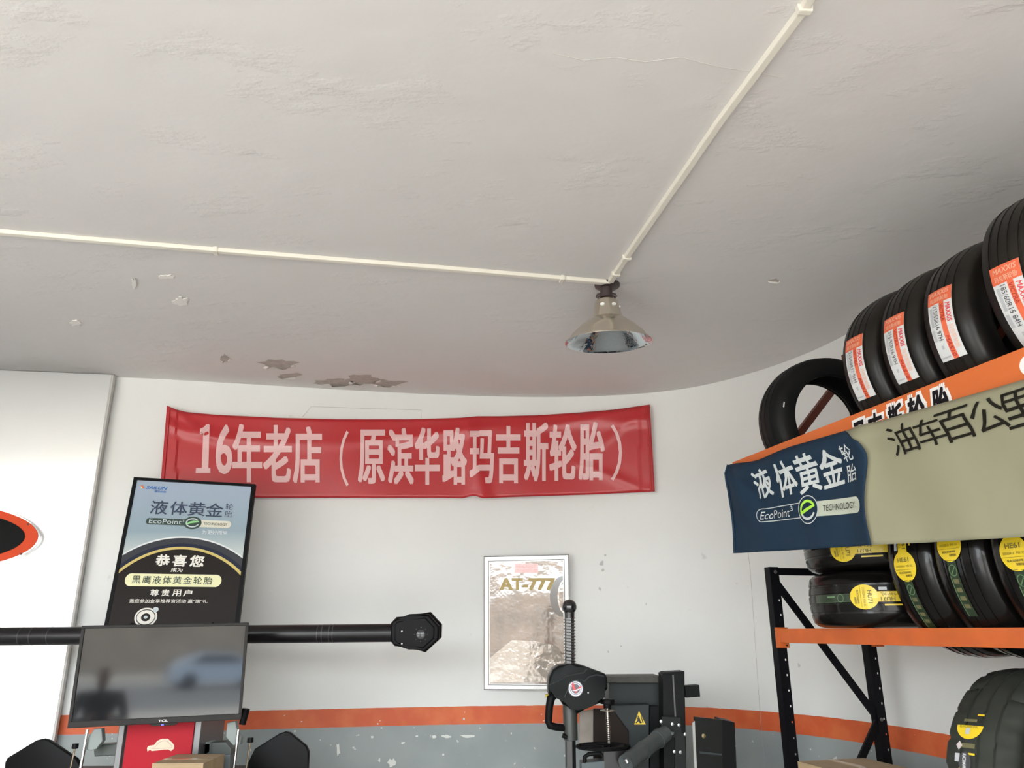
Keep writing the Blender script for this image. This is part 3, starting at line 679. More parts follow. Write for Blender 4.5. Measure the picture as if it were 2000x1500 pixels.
# square column and rear arm
cprism('column', [(1294,1315),(1337,1313),(1343,1600),(1298,1600)], YT+.02, .12, tg2, .005)
cprism('column_seam', [(1313,1317),(1316,1317),(1321,1402),(1318,1402)], YT+.016, .006, mat('seam_light', (.10,.10,.10), .5), .001)
cprism('column_cap', [(1299,1313),(1337,1311),(1337,1317),(1294,1319)], YT+.015, .13, tg2, .002)
cprism('rear_arm', [(1337,1340),(1366,1338),(1368,1361),(1340,1363)], YT+.06, .08, tg2, .004)
cprism('clamp_plate', [(1293,1399),(1330,1401),(1330,1432),(1338,1434),(1340,1500),(1346,1600),(1318,1600),(1320,1440),(1290,1430)], YT-.012, .03, mat('clamp_dark', (.016,.018,.018), .45, spec=.14), .003)
for (u, v) in ((1291,1409),(1313,1414),(1326,1416),(1338,1434),(1317,1468),(1329,1469)):
    bm = bmesh.new(); lathe(bm, [(0,.0001),(0,.009),(.006,.008),(.007,.0001)], 6, frame(cp(u, v, YT-.012), (0,-1,0))); link('bolt', bm, mat('bolt_steel', (.35,.35,.35), .3, metal=.9), ct)
# swing arm tube
bm = bmesh.new(); tube(bm, [cp(1222,1492,YT-.25), cp(1300,1432,YT-.02)], [.040,.037], 22); link('swing_arm', bm, mat('arm_grey', (.085,.10,.10), .45, var=.4, vscale=10), ct, True)
for t_ in (.12, .42, .8):
    a = cp(1222,1492,YT-.25); b = cp(1300,1432,YT-.02); c = a.lerp(b, t_); d = (b-a).normalized()*.008; bm = bmesh.new(); tube(bm, [c-d, c+d], .042, 22); link('arm_collar', bm, MATS['arm_grey'], ct, True)
cprism('pivot_bracket', [(1280,1430),(1288,1424),(1318,1430),(1316,1436),(1300,1438),(1296,1446),(1276,1443)], YT-.05, .07, mat('pivot_grey', (.07,.085,.085), .4), .004)
# right hand box
cprism('side_box', [(1356,1400),(1411,1406),(1414,1600),(1362,1600)], YT-.02, .02, mat('box_dark', (.010,.011,.010), .35, spec=.14), .002)
cprism('box_end', [(1411,1406),(1435,1411),(1443,1600),(1414,1600)], YT-.02, .16, mat('box_black', (.006,.006,.0065), .45, spec=.10), .002)
cprism('box_edge', [(1352,1412),(1357,1408),(1366,1600),(1361,1600)], YT-.03, .012, mat('edge_pale', (.38,.38,.36), .5), .001)
cprism('box_bar', [(1366,1467),(1410,1472),(1410,1476),(1367,1472)], YT-.028, .01, tg, .001)
bm = bmesh.new(); lathe(bm, [(0,.0001),(0,.011),(.006,.010),(.007,.0001)], 16, frame(cp(1374,1437,YT-.02), (0,-1,0))); link('box_knob', bm, mat('bronze_knob', (.20,.16,.08), .35, metal=.7), ct, True)
# tool head: vertical hexagonal shaft with a coil spring and a ball knob
YH = YT-.06
a_, b_ = cp(1112,1205,YH), cp(1113,1312,YH)
bm = bmesh.new(); tube(bm, [a_, b_], .0245, 6); link('hex_shaft', bm, mat('shaft_steel', (.10,.10,.10), .3, metal=.8), ct)
bm = bmesh.new(); N = 17*16; pts = []
for i in range(N+1):
    t_ = i/N; c = a_.lerp(b_, t_*.96+.02); an = 2*pi*17*t_; pts.append(c+Vector((.0285*cos(an), .0285*sin(an), 0)))
tube(bm, pts, .0026, 6); link('coil_spring', bm, mat('spring_steel', (.45,.45,.45), .25, metal=1), ct, True)
bm = bmesh.new(); kc = cp(1112,1184,YH)
prof = [(.034,.0001),(.032,.012),(.026,.024),(.014,.034),(.0,.0375),(-.012,.037),(-.024,.031),(-.030,.026),(-.036,.026),(-.060,.025),(-.062,.0001)]
lathe(bm, prof, 40, Matrix.Translation(kc), rmod=lambda z, r, k: r*(1-.05*(k % 5 == 0)) if z > -.026 else r); link('ball_knob', bm, mat('knob_gloss', (.012,.012,.014), .12, coat=.6), ct, True)
cas = [(1080,1308),(1091,1300),(1113,1297),(1128,1297),(1147,1303),(1168,1311),(1182,1316),(1187,1324),(1187,1345),(1176,1358),(1176,1372),(1160,1378),(1146,1384),(1128,1395),(1118,1380),(1100,1378),(1090,1358),(1071,1356),(1071,1340),(1073,1322)]
head = cprism('head_casing', cas, YH-.09, .20, dk, .014, sm=True)
for ridge in ([(1074,1338),(1090,1331),(1106,1321),(1122,1317),(1140,1314),(1147,1306)], [(1103,1362),(1112,1340),(1120,1329),(1132,1326),(1142,1331),(1150,1322),(1165,1318),(1180,1321)]):
    ctube('moulded_ridge', [(u, v, YH-.092) for u, v in ridge], .003, tg, head, 8)  # ridges in a lighter grey than the casing: their highlight is painted in
for (r_, m_, o_) in ((.0385, mat('ring_dark', (.05,.055,.055), .35), .0), (.0345, mat('badge_silver', (.38,.38,.42), .3, metal=.6), .003), (.029, mat('badge_dark', (.10,.09,.12), .35), .005), (.026, MATS['badge_silver'], .006), (.022, MATS['badge_dark'], .007)):
    bm = bmesh.new(); lathe(bm, [(0,r_),(.003+o_,r_*.97),(.0031+o_,.0001)], 36, frame(cp(1124,1345,YH-.091), (0,-1,0))); link('badge', bm, m_, head, True)
pr = Print(lambda x, y, l: cp(x, y, YH-.104-l*.0006)); rl = mat('badge_red', (.65,.04,.05), .35)
pr.poly([(1118,1332),(1121,1337),(1125,1348),(1131,1342),(1137,1340),(1135,1343),(1130,1346),(1125,1354),(1119,1346),(1117,1338)], rl, 1); pr.poly([(1116,1349),(1124,1347),(1135,1344),(1126,1350)], mat('badge_white', (.7,.68,.72), .4), 2)
pr.build('emblem', head)
for (u, v) in ((1149,1353),):
    bm = bmesh.new(); lathe(bm, [(0,.006),(.004,.004),(.005,.0001)], 12, frame(cp(u, v, YH-.091), (0,-1,0))); link('rivet', bm, MATS['chrome_rod'], head, True)
# handle and valve
ctube('handle', [(1084,1355,YH-.03),(1076,1364,YH-.04),(1073,1380,YH-.04),(1071,1410,YH-.04),(1074,1417,YH-.04),(1086,1420,YH-.04),(1106,1422,YH-.02)], [.020,.021,.019,.018,.018,.017,.016], blkp)
bm = bmesh.new(); lathe(bm, [(0,.0001),(0,.011),(.010,.012),(.012,.008),(.022,.008),(.024,.0001)], 14, frame(cp(1074,1359,YH-.03), (-1,0,0))); link('valve_cap', bm, mat('brass_yellow', (.62,.45,.08), .3, metal=.6), ct, True)
bm = bmesh.new(); tube(bm, [cp(1113,1368,YH-.02), cp(1113,1380,YH-.02), cp(1115,1445,YH-.02)], [.026,.036,.033], 22); link('guide_tube', bm, mat('guide_grey', (.045,.05,.046), .4, spec=.4), ct, True)
ctube('tube_bolt', [(1098,1436,YH-.04),(1108,1440,YH-.04)], .011, blkp)
bm = bmesh.new(); tube(bm, [cp(1114,1446,YH-.02), cp(1116,1600,YH-.02)], .026, 6); link('tool_shaft', bm, mat('shaft_dark', (.03,.03,.03), .25, metal=.4), ct)
# adjusting screw, hand ring and lower blocks
ys = YT-.10
bm = bmesh.new(); lathe(bm, [(.012,.0001),(.012,.034),(.004,.037),(-.008,.034),(-.010,.020),(-.028,.019),(-.028,.0001)], 32, Matrix.Translation(cp(1186,1371,ys)), rmod=lambda z, r, k: r*(.93 if k % 4 == 0 and r > .03 else 1)); link('adjusting_knob', bm, blkp, ct, True)
bm = bmesh.new(); tube(bm, [cp(1186,1380,ys), cp(1190,1452,ys)], .0095, 12)
for i in range(13):
    c = cp(1186.5+i*.28, 1402+i*3.6, ys); tube(bm, [c+Vector((0,0,.0028)), c, c-Vector((0,0,.0028))], [.008,.0125,.008], 12)
link('threaded_rod', bm, mat('thread_steel', (.30,.28,.26), .25, metal=.9), ct, True)
bm = bmesh.new(); lathe(bm, [(.003,.0001),(.003,.036),(0,.038),(-.002,.0001)], 24, Matrix.Translation(cp(1187,1388,ys))); link('washer', bm, mat('washer_tan', (.45,.38,.32), .4, metal=.4), ct, True)
rc = cp(1178,1458,ys-.02); bm = bmesh.new(); pts = [rc+Vector((.123*cos(2*pi*k/40), .10*sin(2*pi*k/40), 0)) for k in range(41)]; tube(bm, pts, .0085, 8, False)
for k in (0, 1, 2): tube(bm, [rc, rc+Vector((.118*cos(2*pi*k/3+.5), .096*sin(2*pi*k/3+.5), 0))], .006, 8)
link('hand_wheel', bm, blkp, ct, True)
cprism('lower_block', [(1178,1462),(1222,1458),(1224,1600),(1182,1600)], YT-.16, .10, blk, .004)
ctube('bracket_arm', [(1142,1500,YT-.15),(1142,1478,YT-.15),(1150,1473,YT-.15),(1172,1471,YT-.15),(1178,1478,YT-.15)], .010, blkp)
cprism('foot_block', [(1135,1490),(1182,1486),(1184,1600),(1136,1600)], YT-.16, .10, mat('slate_block', (.06,.08,.09), .4), .004)
cprism('cabinet_base', [(1140,1610),(1440,1610),(1446,1960),(1140,1960)], YT-.10, .40, tg, .01)
ctube('chrome_tip', [(1222,1482,YT-.27),(1226,1490,YT-.27)], .009, chrome); 

# ================================================================== RACK GEOMETRY
A2 = Vector((.2504, -.968, 0)).normalized(); B2 = Vector((.968, .2504, 0)).normalized()
U0 = Vector((1.077, 3.70, 0)); L0 = Vector((1.2226, 3.75, 0)); SH = 2.381
def rk(O_, t, b, z): return O_+A2*t+B2*b+Vector((0, 0, z))
def rbox(bm, O_, lo, hi, inv, bev=0.0, mi=0):
    (t0, b0, z0), (t1, b1, z1) = lo, hi
    c = [rk(O_, *p) for p in ((t0,b0,z0),(t1,b0,z0),(t1,b1,z0),(t0,b1,z0),(t0,b0,z1),(t1,b0,z1),(t1,b1,z1),(t0,b1,z1))]
    hexa(bm, [inv @ p for p in c], bev, mi)
def rmx(p):
    m = Matrix.Identity(4)
    for i, c in enumerate((A2, B2, Vector((0,0,1)))):
        for j in range(3): m[j][i] = c[j]
    m.translation = p; return m
rackblk = mat('rack_black', (.005,.005,.0065), .4, spec=.10); rorange = mat('rack_orange', (.60,.125,.025), .45, var=.18, vscale=9); forange = mat('fascia_orange', (.62,.14,.028), .4)
redbr = mat('redbrown_steel', (.16,.035,.022), .5)
LB = 1.604; LEN = 2.6
rack = thing('tyre_rack', 'black steel tyre rack with orange beam along the right wall', 'rack', mw=Matrix.Translation(L0)); RI = rack.matrix_world.inverted()
PT = 1.885
def post(b0, t0):
    bm = bmesh.new(); wa = .048; wf = .045
    rbox(bm, L0, (t0-wf, b0, 0), (t0, b0+.003, PT), RI)           # face towards the aisle
    # flange towards the camera, with a row of square holes near the rear edge
    hc = b0+wa*.74; hs = .0042; z = 0.0; pitch = .066; tt = t0
    rbox(bm, L0, (tt-.003, b0+.003, 0), (tt, hc-hs, PT), RI); rbox(bm, L0, (tt-.003, hc+hs, 0), (tt, b0+wa, PT), RI)
    zz = 0.02
    while zz < PT:
        z1 = min(zz+pitch-2*hs, PT)
        rbox(bm, L0, (tt-.003, hc-hs, zz), (tt, hc+hs, z1), RI); zz += pitch
    return bm
for b0 in (0, .485):
    for t0 in (0, LEN+.05): link('post', post(b0, t0), rackblk, rack)
def flat(name, O_, p0, p1, w, th, m, par, inv, tplane):
    bm = bmesh.new(); a = Vector((p0[0], p0[1])); b = Vector((p1[0], p1[1])); d = (b-a).normalized(); n_ = Vector((-d.y, d.x))*w/2
    c = []
    for tt in (tplane, tplane-th):
        for q_ in (a-n_, a+n_, b+n_, b-n_): c.append(inv @ rk(O_, tt, q_.x, q_.y))
    hexa(bm, c); return link(name, bm, m, par)
flat('brace', L0, (.02, 1.865), (.51, 1.865), .034, .012, rackblk, rack, RI, -.006)
flat('brace', L0, (.02, 1.835), (.50, 1.20), .034, .012, rackblk, rack, RI, -.008)
flat('brace', L0, (.50, 1.20), (.02, .56), .034, .012, rackblk, rack, RI, -.008)
flat('brace', L0, (.02, .52), (.50, .10), .034, .012, rackblk, rack, RI, -.008)
for (b, z) in ((.03, 1.862), (.505, 1.20)):
    bm = bmesh.new(); lathe(bm, [(0,.0001),(0,.009),(.004,.007),(.005,.0001)], 10, frame(RI @ rk(L0, .0, b, z), A2)); link('bolt', bm, mat('bolt_dull', (.2,.2,.2), .4, metal=.8), rack)
for (z, b0, nm, m_) in ((LB, .0, 'front_beam', rorange), (LB, .51, 'rear_beam', rorange), (.765, .0, 'front_beam', rorange), (.765, .49, 'rear_beam', rorange)):
    bm = bmesh.new(); rbox(bm, L0, (0.012, b0, z-.061), (LEN, b0+.026, z), RI, .002); bmo = link(nm, bm, m_, rack)
    bm = bmesh.new(); rbox(bm, L0, (-.004, b0-.004, z-.083), (.026, b0+.046, z+.006), RI, .001); link('beam_connector', bm, m_, bmo)
    for dz in (-.073, -.002):
        bm = bmesh.new(); rbox(bm, L0, (.0265, b0+.028, z+dz-.004), (.0272, b0+.036, z+dz+.003), RI)
        link('slot', bm, rackblk, bmo)
# upper shelf on wall brackets, with the orange fascia
US = thing('wall_shelf', 'high orange-fronted steel shelf on red-brown wall brackets carrying tyres', 'shelf', mw=Matrix.Translation(U0+Vector((0,0,2.2)))); UI = US.matrix_world.inverted()
bm = bmesh.new(); rbox(bm, U0, (0, 0, 2.212), (3.1, .028, SH), UI, .002); fas = link('fascia', bm, forange, US)
bm = bmesh.new(); rbox(bm, U0, (0.02, .585, 2.30), (3.1, .615, SH-.01), UI, .002); link('rear_beam', bm, redbr, US)
for tt in (.10, 1.2, 2.3):
    bm = bmesh.new(); rbox(bm, U0, (tt-.03, .655, 1.95), (tt+.03, .70, 2.97), UI, .002); link('wall_post', bm, redbr, US)
    bm = bmesh.new(); rbox(bm, U0, (tt-.02, .028, 2.17), (tt+.02, .655, 2.21), UI, .002); link('arm', bm, redbr, US)
    flat('strut', U0, (.10, 2.28), (.62, 2.84), .034, .03, redbr, US, UI, tt+.015)
def onfas(u, v, b=0.0):
    a, e = ratio(u, v); o = U0+B2*b; d = Vector((a, 1, 0)); k = o.dot(B2)/d.dot(B2); p = d*k; return (p-o).dot(A2), EYE+e*k
pr = Print(lambda x, y, l: UI @ rk(U0, x, -.0006-l*.0006, y)); fw = mat('sign_white', (.80,.78,.76), .4); fb = mat('sign_ink', (.010,.008,.010), .5, spec=.1)
for ch, u0_, u1_, vb, vt in (('玛',1666,1689,843,822),('吉',1695,1724,832,806),('斯',1731,1763,819,790),('轮',1770,1806,804,773),('胎',1816,1853,792,757)):
    ta, za = onfas(u0_, (vb+vt)/2); tb, _ = onfas(u1_, (vb+vt)/2); zc = 2.352-.000*ta; hh = .118
    top_ = onfas((u0_+u1_)/2, vt)[1]
    for (m_, bo, e, l) in ((fw, .085, .012, 1), (fb, .035, 0, 3)): pr.text(ch, ta-e, top_-hh-e, tb+e, top_+e, m_, bo, l, shear=.18)
pr.disc(onfas(2000,726)[0]+.02, 2.325, .03, .03, fw, 1)
pr.build('lettering', US)

# hanging two-tone banner in front of the fascia
navyc = mat('navy_cloth', (.018,.037,.066), .65, spec=.10, var=.12, vscale=5); creamc = mat('cream_cloth', (.30,.285,.192), .65, spec=.14, var=.06, vscale=4)
TB = 2.75
def bt(t): return 2.368-.053*t if t > .03 else 2.368
def bbm(t): return 1.944-.062*t
def boff(t, s):    # s 0 top .. 1 bottom; distance out from the fascia towards the aisle
    o = .018+.030*math.exp(-((s-.12)/.10)**2)*(.5+.5*min(1, t/.4))
    o += .012*sin(t*7+1.5*s)*s+.008*sin(t*17-3*s)*s
    o += .030*math.exp(-((t-.10)/.10)**2)*math.exp(-((s-.28)/.25)**2)
    o -= .02*math.exp(-((t-.02-.5*s)/.05)**2)*math.exp(-((s-.35)/.3)**2)
    o += .02*math.exp(-((t-.98+.05*s)/.05)**2)*(1-s*.6)
    return max(o, .009)
def bl3(t, z, l=0):
    s = min(1, max(0, (bt(t)-z)/(bt(t)-bbm(t)))); zz = z
    if t < .5: zz -= .018*math.exp(-((t-.25)/.16)**2)*(1-s)      # sag between ties
    return rk(U0, t-.004, -boff(t, s)-l*.0012, zz)
bn = thing('hanging_banner', 'navy and cream cloth banner with white and black lettering hanging from the high shelf', 'banner', mw=Matrix.Translation(rk(U0, 0, -.02, 2.37))); BI = bn.matrix_world.inverted()
def bsheet(name, tab0, tab1, m, nn):
    bm = bmesh.new(); g = []; NV = 28
    for i in range(nn+1):
        row = []
        for j in range(NV+1):
            s = j/NV; ta = tab0(s); tb = tab1(s); t = ta+(tb-ta)*i/nn; row.append(bm.verts.new(BI @ bl3(t, bt(t)*(1-s)+bbm(t)*s)))
        g.append(row)
    for i in range(nn):
        for j in range(NV): bm.faces.new((g[i][j], g[i+1][j], g[i+1][j+1], g[i][j+1]))
    o = link(name, bm, m, bn, True); q_ = o.modifiers.new('thick', 'SOLIDIFY'); q_.thickness = .0012; q_.offset = 1; return o
edge = lambda s: .880+.10*min(1, s/.15)+.012*sin(s*7)-.05*max(0, s-.25)
bsheet('navy_cloth', lambda s: 0.0, edge, navyc, 60); bsheet('cream_cloth', edge, lambda s: TB, creamc, 90)
def onban(u, v):
    t, z = onfas(u, v, -.035); return t, z
pr = Print(lambda x, y, l: BI @ bl3(x, y, l), .03)
def bantext(ch, u0_, v0_, u1_, v1_, m_, bold=.0, lay=3, shear=0.0):
    """(u0,v0) lower left, (u1,v1) upper right of the word as measured"""
    t0, z0 = onban(u0_, v0_); t1, z1 = onban(u1_, v1_); pr.text(ch, t0, z0, t1, z1, m_, bold, lay, shear=shear)
def ztext(ch, u0_, u1_, vm, z0, z1, m_, bold=.0, lay=3, shear=0.0):
    t0 = onban(u0_, vm)[0]; t1 = onban(u1_, vm)[0]; pr.text(ch, t0, z0, t1, z1, m_, bold, lay, shear=shear)
bw = mat('banner_white', (.62,.66,.66), .5); bk = mat('banner_black', (.016,.014,.010), .6, spec=.08); cre = mat('banner_cream', (.52,.56,.46), .5); lime = mat('banner_lime', (.42,.80,.06), .5)
for ch, u0_, u1_, v0_, v1_ in (('液',1472,1504,968,910),('体',1512,1552,967,900),('黄',1553,1596,962,886),('金',1596,1645,951,877)):
    zt = onban((u0_+u1_)/2, v1_)[1]; zb = onban((u0_+u1_)/2, v0_)[1]; ztext(ch, u0_, u1_, (v0_+v1_)/2, zb, zt, bw, .02)
for ch, u0_, u1_, v0_, v1_ in (('轮',1646,1668,900,868),('胎',1651,1674,940,905)):
    zt = onban((u0_+u1_)/2, v1_)[1]; zb = onban((u0_+u1_)/2, v0_)[1]; ztext(ch, u0_, u1_, (v0_+v1_)/2, zb, zt, bw, .005)
# pill outline, round mark and words
e0 = onban(1477,1003); e1 = onban(1562,1003); e2 = onban(1684,985)
yc_ = 2.065
def yb_(t): return onban(1477,1004)[1]+(onban(1684,984)[1]-onban(1477,1004)[1])*(t-e0[0])/(e2[0]-e0[0])
tm = onban(1573,996)[0]; rr_ = .030
pr2 = pr
def slant(pts): return [(x, y+yb_(x)) for x, y in pts]
pill_o = [(e0[0]+rr_+rr_*cos(pi/2+pi*k/12), rr_*sin(pi/2+pi*k/12)) for k in range(13)]
pr.strip(slant([(tm-.04, rr_)]+pill_o+[(tm-.04, -rr_)]), .0035, bw, 3)
pill_c = [(e2[0]-rr_+rr_*cos(-pi/2+pi*k/12), rr_*sin(-pi/2+pi*k/12)) for k in range(13)]
pr.poly(slant([(tm+.02, -rr_)]+pill_c+[(tm+.02, rr_)]), cre, 3)
pr.disc(tm, yb_(tm), .063, .056, navyc, 4); pr.ring(tm, yb_(tm), .066, .058, .004, bw, 5)
pr.ring(tm, yb_(tm), .050, .040, .011, lime, 6, .25, pi*1.05); pr.strip([(tm-.05, yb_(tm)-.012), (tm-.01, yb_(tm)+.0), (tm+.046, yb_(tm)+.012)], [.012,.014,.010], lime, 6); pr.ring(tm, yb_(tm), .050, .042, .010, bw, 6, pi*1.1, pi*1.85)
ps_ = Print(lambda x, y, l: BI @ bl3(x, y+yb_(x), l), .03); t0 = onban(1485,1016)[0]; t1 = onban(1536,1004)[0]; ps_.text('EcoPoint', t0, -.020, t1, .016, bw, .0, 6, shear=.15); ta = onban(1538,1000)[0]; ps_.text('3', ta, .002, ta+.020, .024, bw, .0, 6)
t0 = onban(1603,995)[0]; t1 = onban(1674,988)[0]; ps_.text('TECHNOLOGY', t0, -.012, t1, .012, bk, .0, 7, shear=.15); ps_.build('small_print', bn)
for ch, u0_, u1_, v0_, v1_ in (('油',1739,1793,886,828),('车',1793,1846,870,816),('百',1835,1904,859,797),('公',1899,1970,842,777),('里',1958,2040,830,758)):
    zt = onban((u0_+u1_)/2, v1_)[1]; zb = onban((u0_+u1_)/2, v0_)[1]; ztext(ch, u0_, u1_, (v0_+v1_)/2, zb, zt, bk, .004)
t9 = onban(2060,780)[0]
for k, ch in enumerate('省油'): pr.text(ch, t9+k*.15, bt(t9)-.16, t9+k*.15+.13, bt(t9)-.03, bk, .004, 3)
pr.build('lettering', bn)
bm = bmesh.new(); tube(bm, [BI @ bl3(.004, bt(0)*(1-k/10)+bbm(0)*k/10, 3) for k in range(11)], .006, 8); link('hem_rod', bm, navyc, bn, True)

# ================================================================== TYRES
wrap = mat('wrapped_rubber', (.007,.006,.0055), .25, coat=.28, spec=.14, var=.4, vscale=5, bump=.35, bscale=9, dist=.006, crough=.12)
dusty = mat('dusty_rubber', (.018,.015,.011), .42, coat=.25, spec=.14, var=.45, vscale=6, col2=(.006,.005,.005), bump=.2, bscale=12, dist=.004, crough=.25)
rawr = mat('bare_rubber', (.008,.008,.008), .5, spec=.14, var=.3, vscale=14)
lug = mat('lug_rubber', (.045,.048,.040), .65, spec=.14, var=.35, vscale=9)
def tyre_mesh(name, R, w, rim, m, grooves=3, lugs=False, gd=.004):
    h = w/2; tw = h*.80
    pr_ = []
    gs = [(-tw+2*tw*(k+1)/(grooves+1)) for k in range(grooves)]
    crown = lambda x: R-.010*(x/tw)**2
    pr_.append((-tw, crown(tw)-.001))
    for g_ in gs:
        pr_ += [(g_-.005, crown(g_)), (g_-.004, crown(g_)-gd), (g_+.004, crown(g_)-gd), (g_+.005, crown(g_))]
    pr_.append((tw, crown(tw)-.001))
    side = [(h*.93, R-.028), (h*.985, R-.050), (h, R-.075), (h*.985, R-.095), (h*.90, rim+.022), (h*.84, rim+.010), (h*.82, rim), (h*.74, rim-.002), (h*.70, rim+.012), (h*.80, R-.075), (h*.76, R-.030), (h*.60, R-.018)]
    prof = pr_+side+[(-x, r) for x, r in reversed(side)]
    bm = bmesh.new(); seg = 144 if lugs else 72
    rmod = None
    if lugs:
        def rmod(z, r, k):
            if r > R-.04 and abs(z) > h*.45: 
                kk = (k + (3 if z > 0 else 0)) % 6
                return r-(.011 if kk == 0 else 0)
            if r > R-.02 and abs(z) <= h*.45:
                return r-(.006 if (k+int(z*60)) % 9 == 0 else 0)
            return r
    lathe(bm, [(z, r) for z, r in prof], seg, Matrix(((0,0,1,0),(1,0,0,0),(0,1,0,0),(0,0,0,1))), close=True, rmod=rmod)
    bmesh.ops.recalc_face_normals(bm, faces=bm.faces)
    me = bpy.data.meshes.new(name); bm.to_mesh(me); bm.free(); me.materials.append(m)
    for p in me.polygons: p.use_smooth = True
    me.set_sharp_from_angle(angle=radians(42)); return me
lab_o = mat('label_orange', (.74,.13,.05), .4, coat=.5); lab_w = mat('label_white', (.66,.66,.66), .4, coat=.5); lab_k = mat('label_ink', (.05,.05,.055), .5); lab_r = mat('label_red', (.70,.06,.07), .5); lab_dr = mat('label_darkred', (.42,.03,.02), .5); lab_p = mat('label_peach', (.78,.42,.28), .5); lab_g = mat('label_greytxt', (.45,.46,.48), .5)
yl = mat('label_yellow', (.74,.53,.015), .4, coat=.3); ylk = mat('label_yellowink', (.16,.13,.02), .5); gr_ = mat('strip_green', (.015,.030,.013), .35, coat=.3); grl = mat('strip_greenline', (.12,.22,.10), .4); gkh = mat('strip_khaki', (.13,.12,.055), .45)
def treadmap(R, w, h0=.0012):
    tw = w/2*.8
    def f(x, s, l):     # x axial, s arc length upwards from the front point
        r = R-.010*(x/tw)**2+h0+l*.0009; e = s/R; return Vector((x, -r*cos(e), r*sin(e)))
    return f
def white_label(par, R, w, size, e0=-.13, L_=.27, x0=-.052, x1=.042, model='MA510'):
    pr = Print(treadmap(R, w), .02); t = e0+L_; X = lambda q_: x0+(x1-x0)*q_; Y = lambda p_: t-L_*p_
    pr.rect(X(0), Y(1), X(1), Y(0), lab_w, 1); pr.rect(X(0), Y(.21), X(1), Y(0), lab_o, 2); pr.rect(X(.50), Y(1), X(.70), Y(.2), lab_o, 2)
    pr.text('MAXXIS', X(.10), Y(.095), X(.90), Y(.03), lab_p, .02, 3, shear=.2); pr.text('玛吉斯轮胎', X(.12), Y(.19), X(.88), Y(.12), lab_p, .01, 3)
    pr.text('MAXXIS', X(.76), Y(.52), X(.94), Y(.25), lab_r, .03, 3, -90, shear=.2); pr.text('玛吉斯轮胎', X(.76), Y(.88), X(.94), Y(.56), lab_p, .0, 3, -90)
    pr.text('VICTRA', X(.53), Y(.48), X(.67), Y(.24), lab_dr, .02, 3, -90, shear=.2); pr.text(model, X(.53), Y(.97), X(.67), Y(.68), lab_dr, .03, 3, -90, shear=.2)
    pr.text(size, X(.24), Y(.72), X(.42), Y(.23), lab_k, .0, 3, -90); pr.rect(X(.08), Y(.52), X(.20), Y(.25), lab_g, 2)
    pr.rect(X(.05), Y(.72), X(.17), Y(.56), lab_g, 3); pr.rect(X(.24), Y(.84), X(.34), Y(.79), lab_g, 3); pr.rect(X(.06), Y(.96), X(.44), Y(.94), lab_g, 3)
    return pr.build('paper_label', par)
def yellow_label(par, R, w, model, s0=0.0, cx=.0, stem=.16, strip=True, size='205/55R16  94V XL'):
    f = treadmap(R, w); pr = Print(f, .02); rx, ry = .047, .054
    pr.disc(cx, s0, rx, ry, yl, 1); pr.rect(cx-.019, s0+ry*.88, cx+.019, s0+stem, yl, 1)
    pr.text(model, cx-.024, s0+.014, cx+.024, s0+.030, ylk, .03, 3); pr.text(size, cx-.036, s0-.004, cx+.036, s0+.004, ylk, .0, 3); pr.rect(cx-.040, s0-.0125, cx+.040, s0-.0115, ylk, 3)
    pr.text('BLACKHAWK', cx-.026, s0-.026, cx+.026, s0-.0185, ylk, .03, 3); pr.text('黑鹰轮胎', cx-.0, s0-.037, cx+.026, s0-.029, ylk, .02, 3)
    pr.text(model, cx+.002, s0+.060, cx+.016, s0+.110, ylk, .03, 3, -90); pr.text('94V XL', cx-.014, s0+.060, cx-.004, s0+.115, ylk, .0, 3, -90)
    pr.rect(cx+.028, s0+.070, cx+.034, s0+.15, yl, 1); pr.rect(cx-.036, s0+.056, cx-.024, s0+.085, lab_g, 1)
    o = pr.build('paper_label', par)
    if strip:
        pr = Print(f, .02); pr.rect(cx-.017, s0-.24, cx+.017, s0-ry*.9, gr_, 1); pr.ring(cx, s0-.082, .015, .019, .0025, grl, 2); pr.strip([(cx-.008,s0-.094),(cx+.008,s0-.072)], .003, grl, 2)
        for k in range(4): pr.rect(cx-.010, s0-.125-.028*k, cx+.010, s0-.110-.028*k, gkh, 2)
        pr.rect(cx-.017, s0-.24, cx-.014, s0-.10, grl, 2)
        pr.build('green_strip', par)
    return o
def tyre(name, me, M_, label, group):
    o = bpy.data.objects.new(name, me); COL.objects.link(o); o.matrix_world = M_; return tag(o, label, 'tyre', group)
RU, WU = .325, .197
m_up = tyre_mesh('wrapped_tyre', RU, WU, .20, dusty, 4, gd=.003)
zc = 2.572
sizes = [('215/50R17 91H', 'VS5'), ('215/55R16 93H', 'MA510'), ('215/55R16 97H', 'MA510'), ('185/60R15 84H', 'MA510')]
ups = [.958, 1.166, 1.372, 1.615]
ul = ['wrapped tyre with orange label, first from the left in the labelled high-shelf row', 'wrapped tyre with orange label, second from the left in the labelled high-shelf row', 'wrapped tyre with orange label, third from the left in the labelled high-shelf row', 'wrapped tyre with white and orange 185/60R15 label on the high shelf']
GU = 'shrink-wrapped labelled tyres on the high shelf'
for i, t in enumerate(ups):
    o = tyre('tyre', m_up, rmx(rk(U0, t, .312, zc+(.055 if i == 3 else 0))) @ Matrix.Rotation(radians([2,3.5,5,8][i]), 4, 'Z'), ul[i], GU)
    white_label(o, RU, WU, sizes[i][0], e0=[-.148,-.148,-.138,-.25][i], L_=[.25,.25,.25,.27][i], model='MA510')
o = tyre('tyre', m_up, rmx(rk(U0, 1.85, .312, zc)), 'wrapped tyre cut off by the upper right edge of the picture, on the high shelf', GU); white_label(o, RU, WU, '195/65R15 91H')
R0 = .30; m0 = tyre_mesh('bare_tyre', R0, .20, .205, rawr, 3)
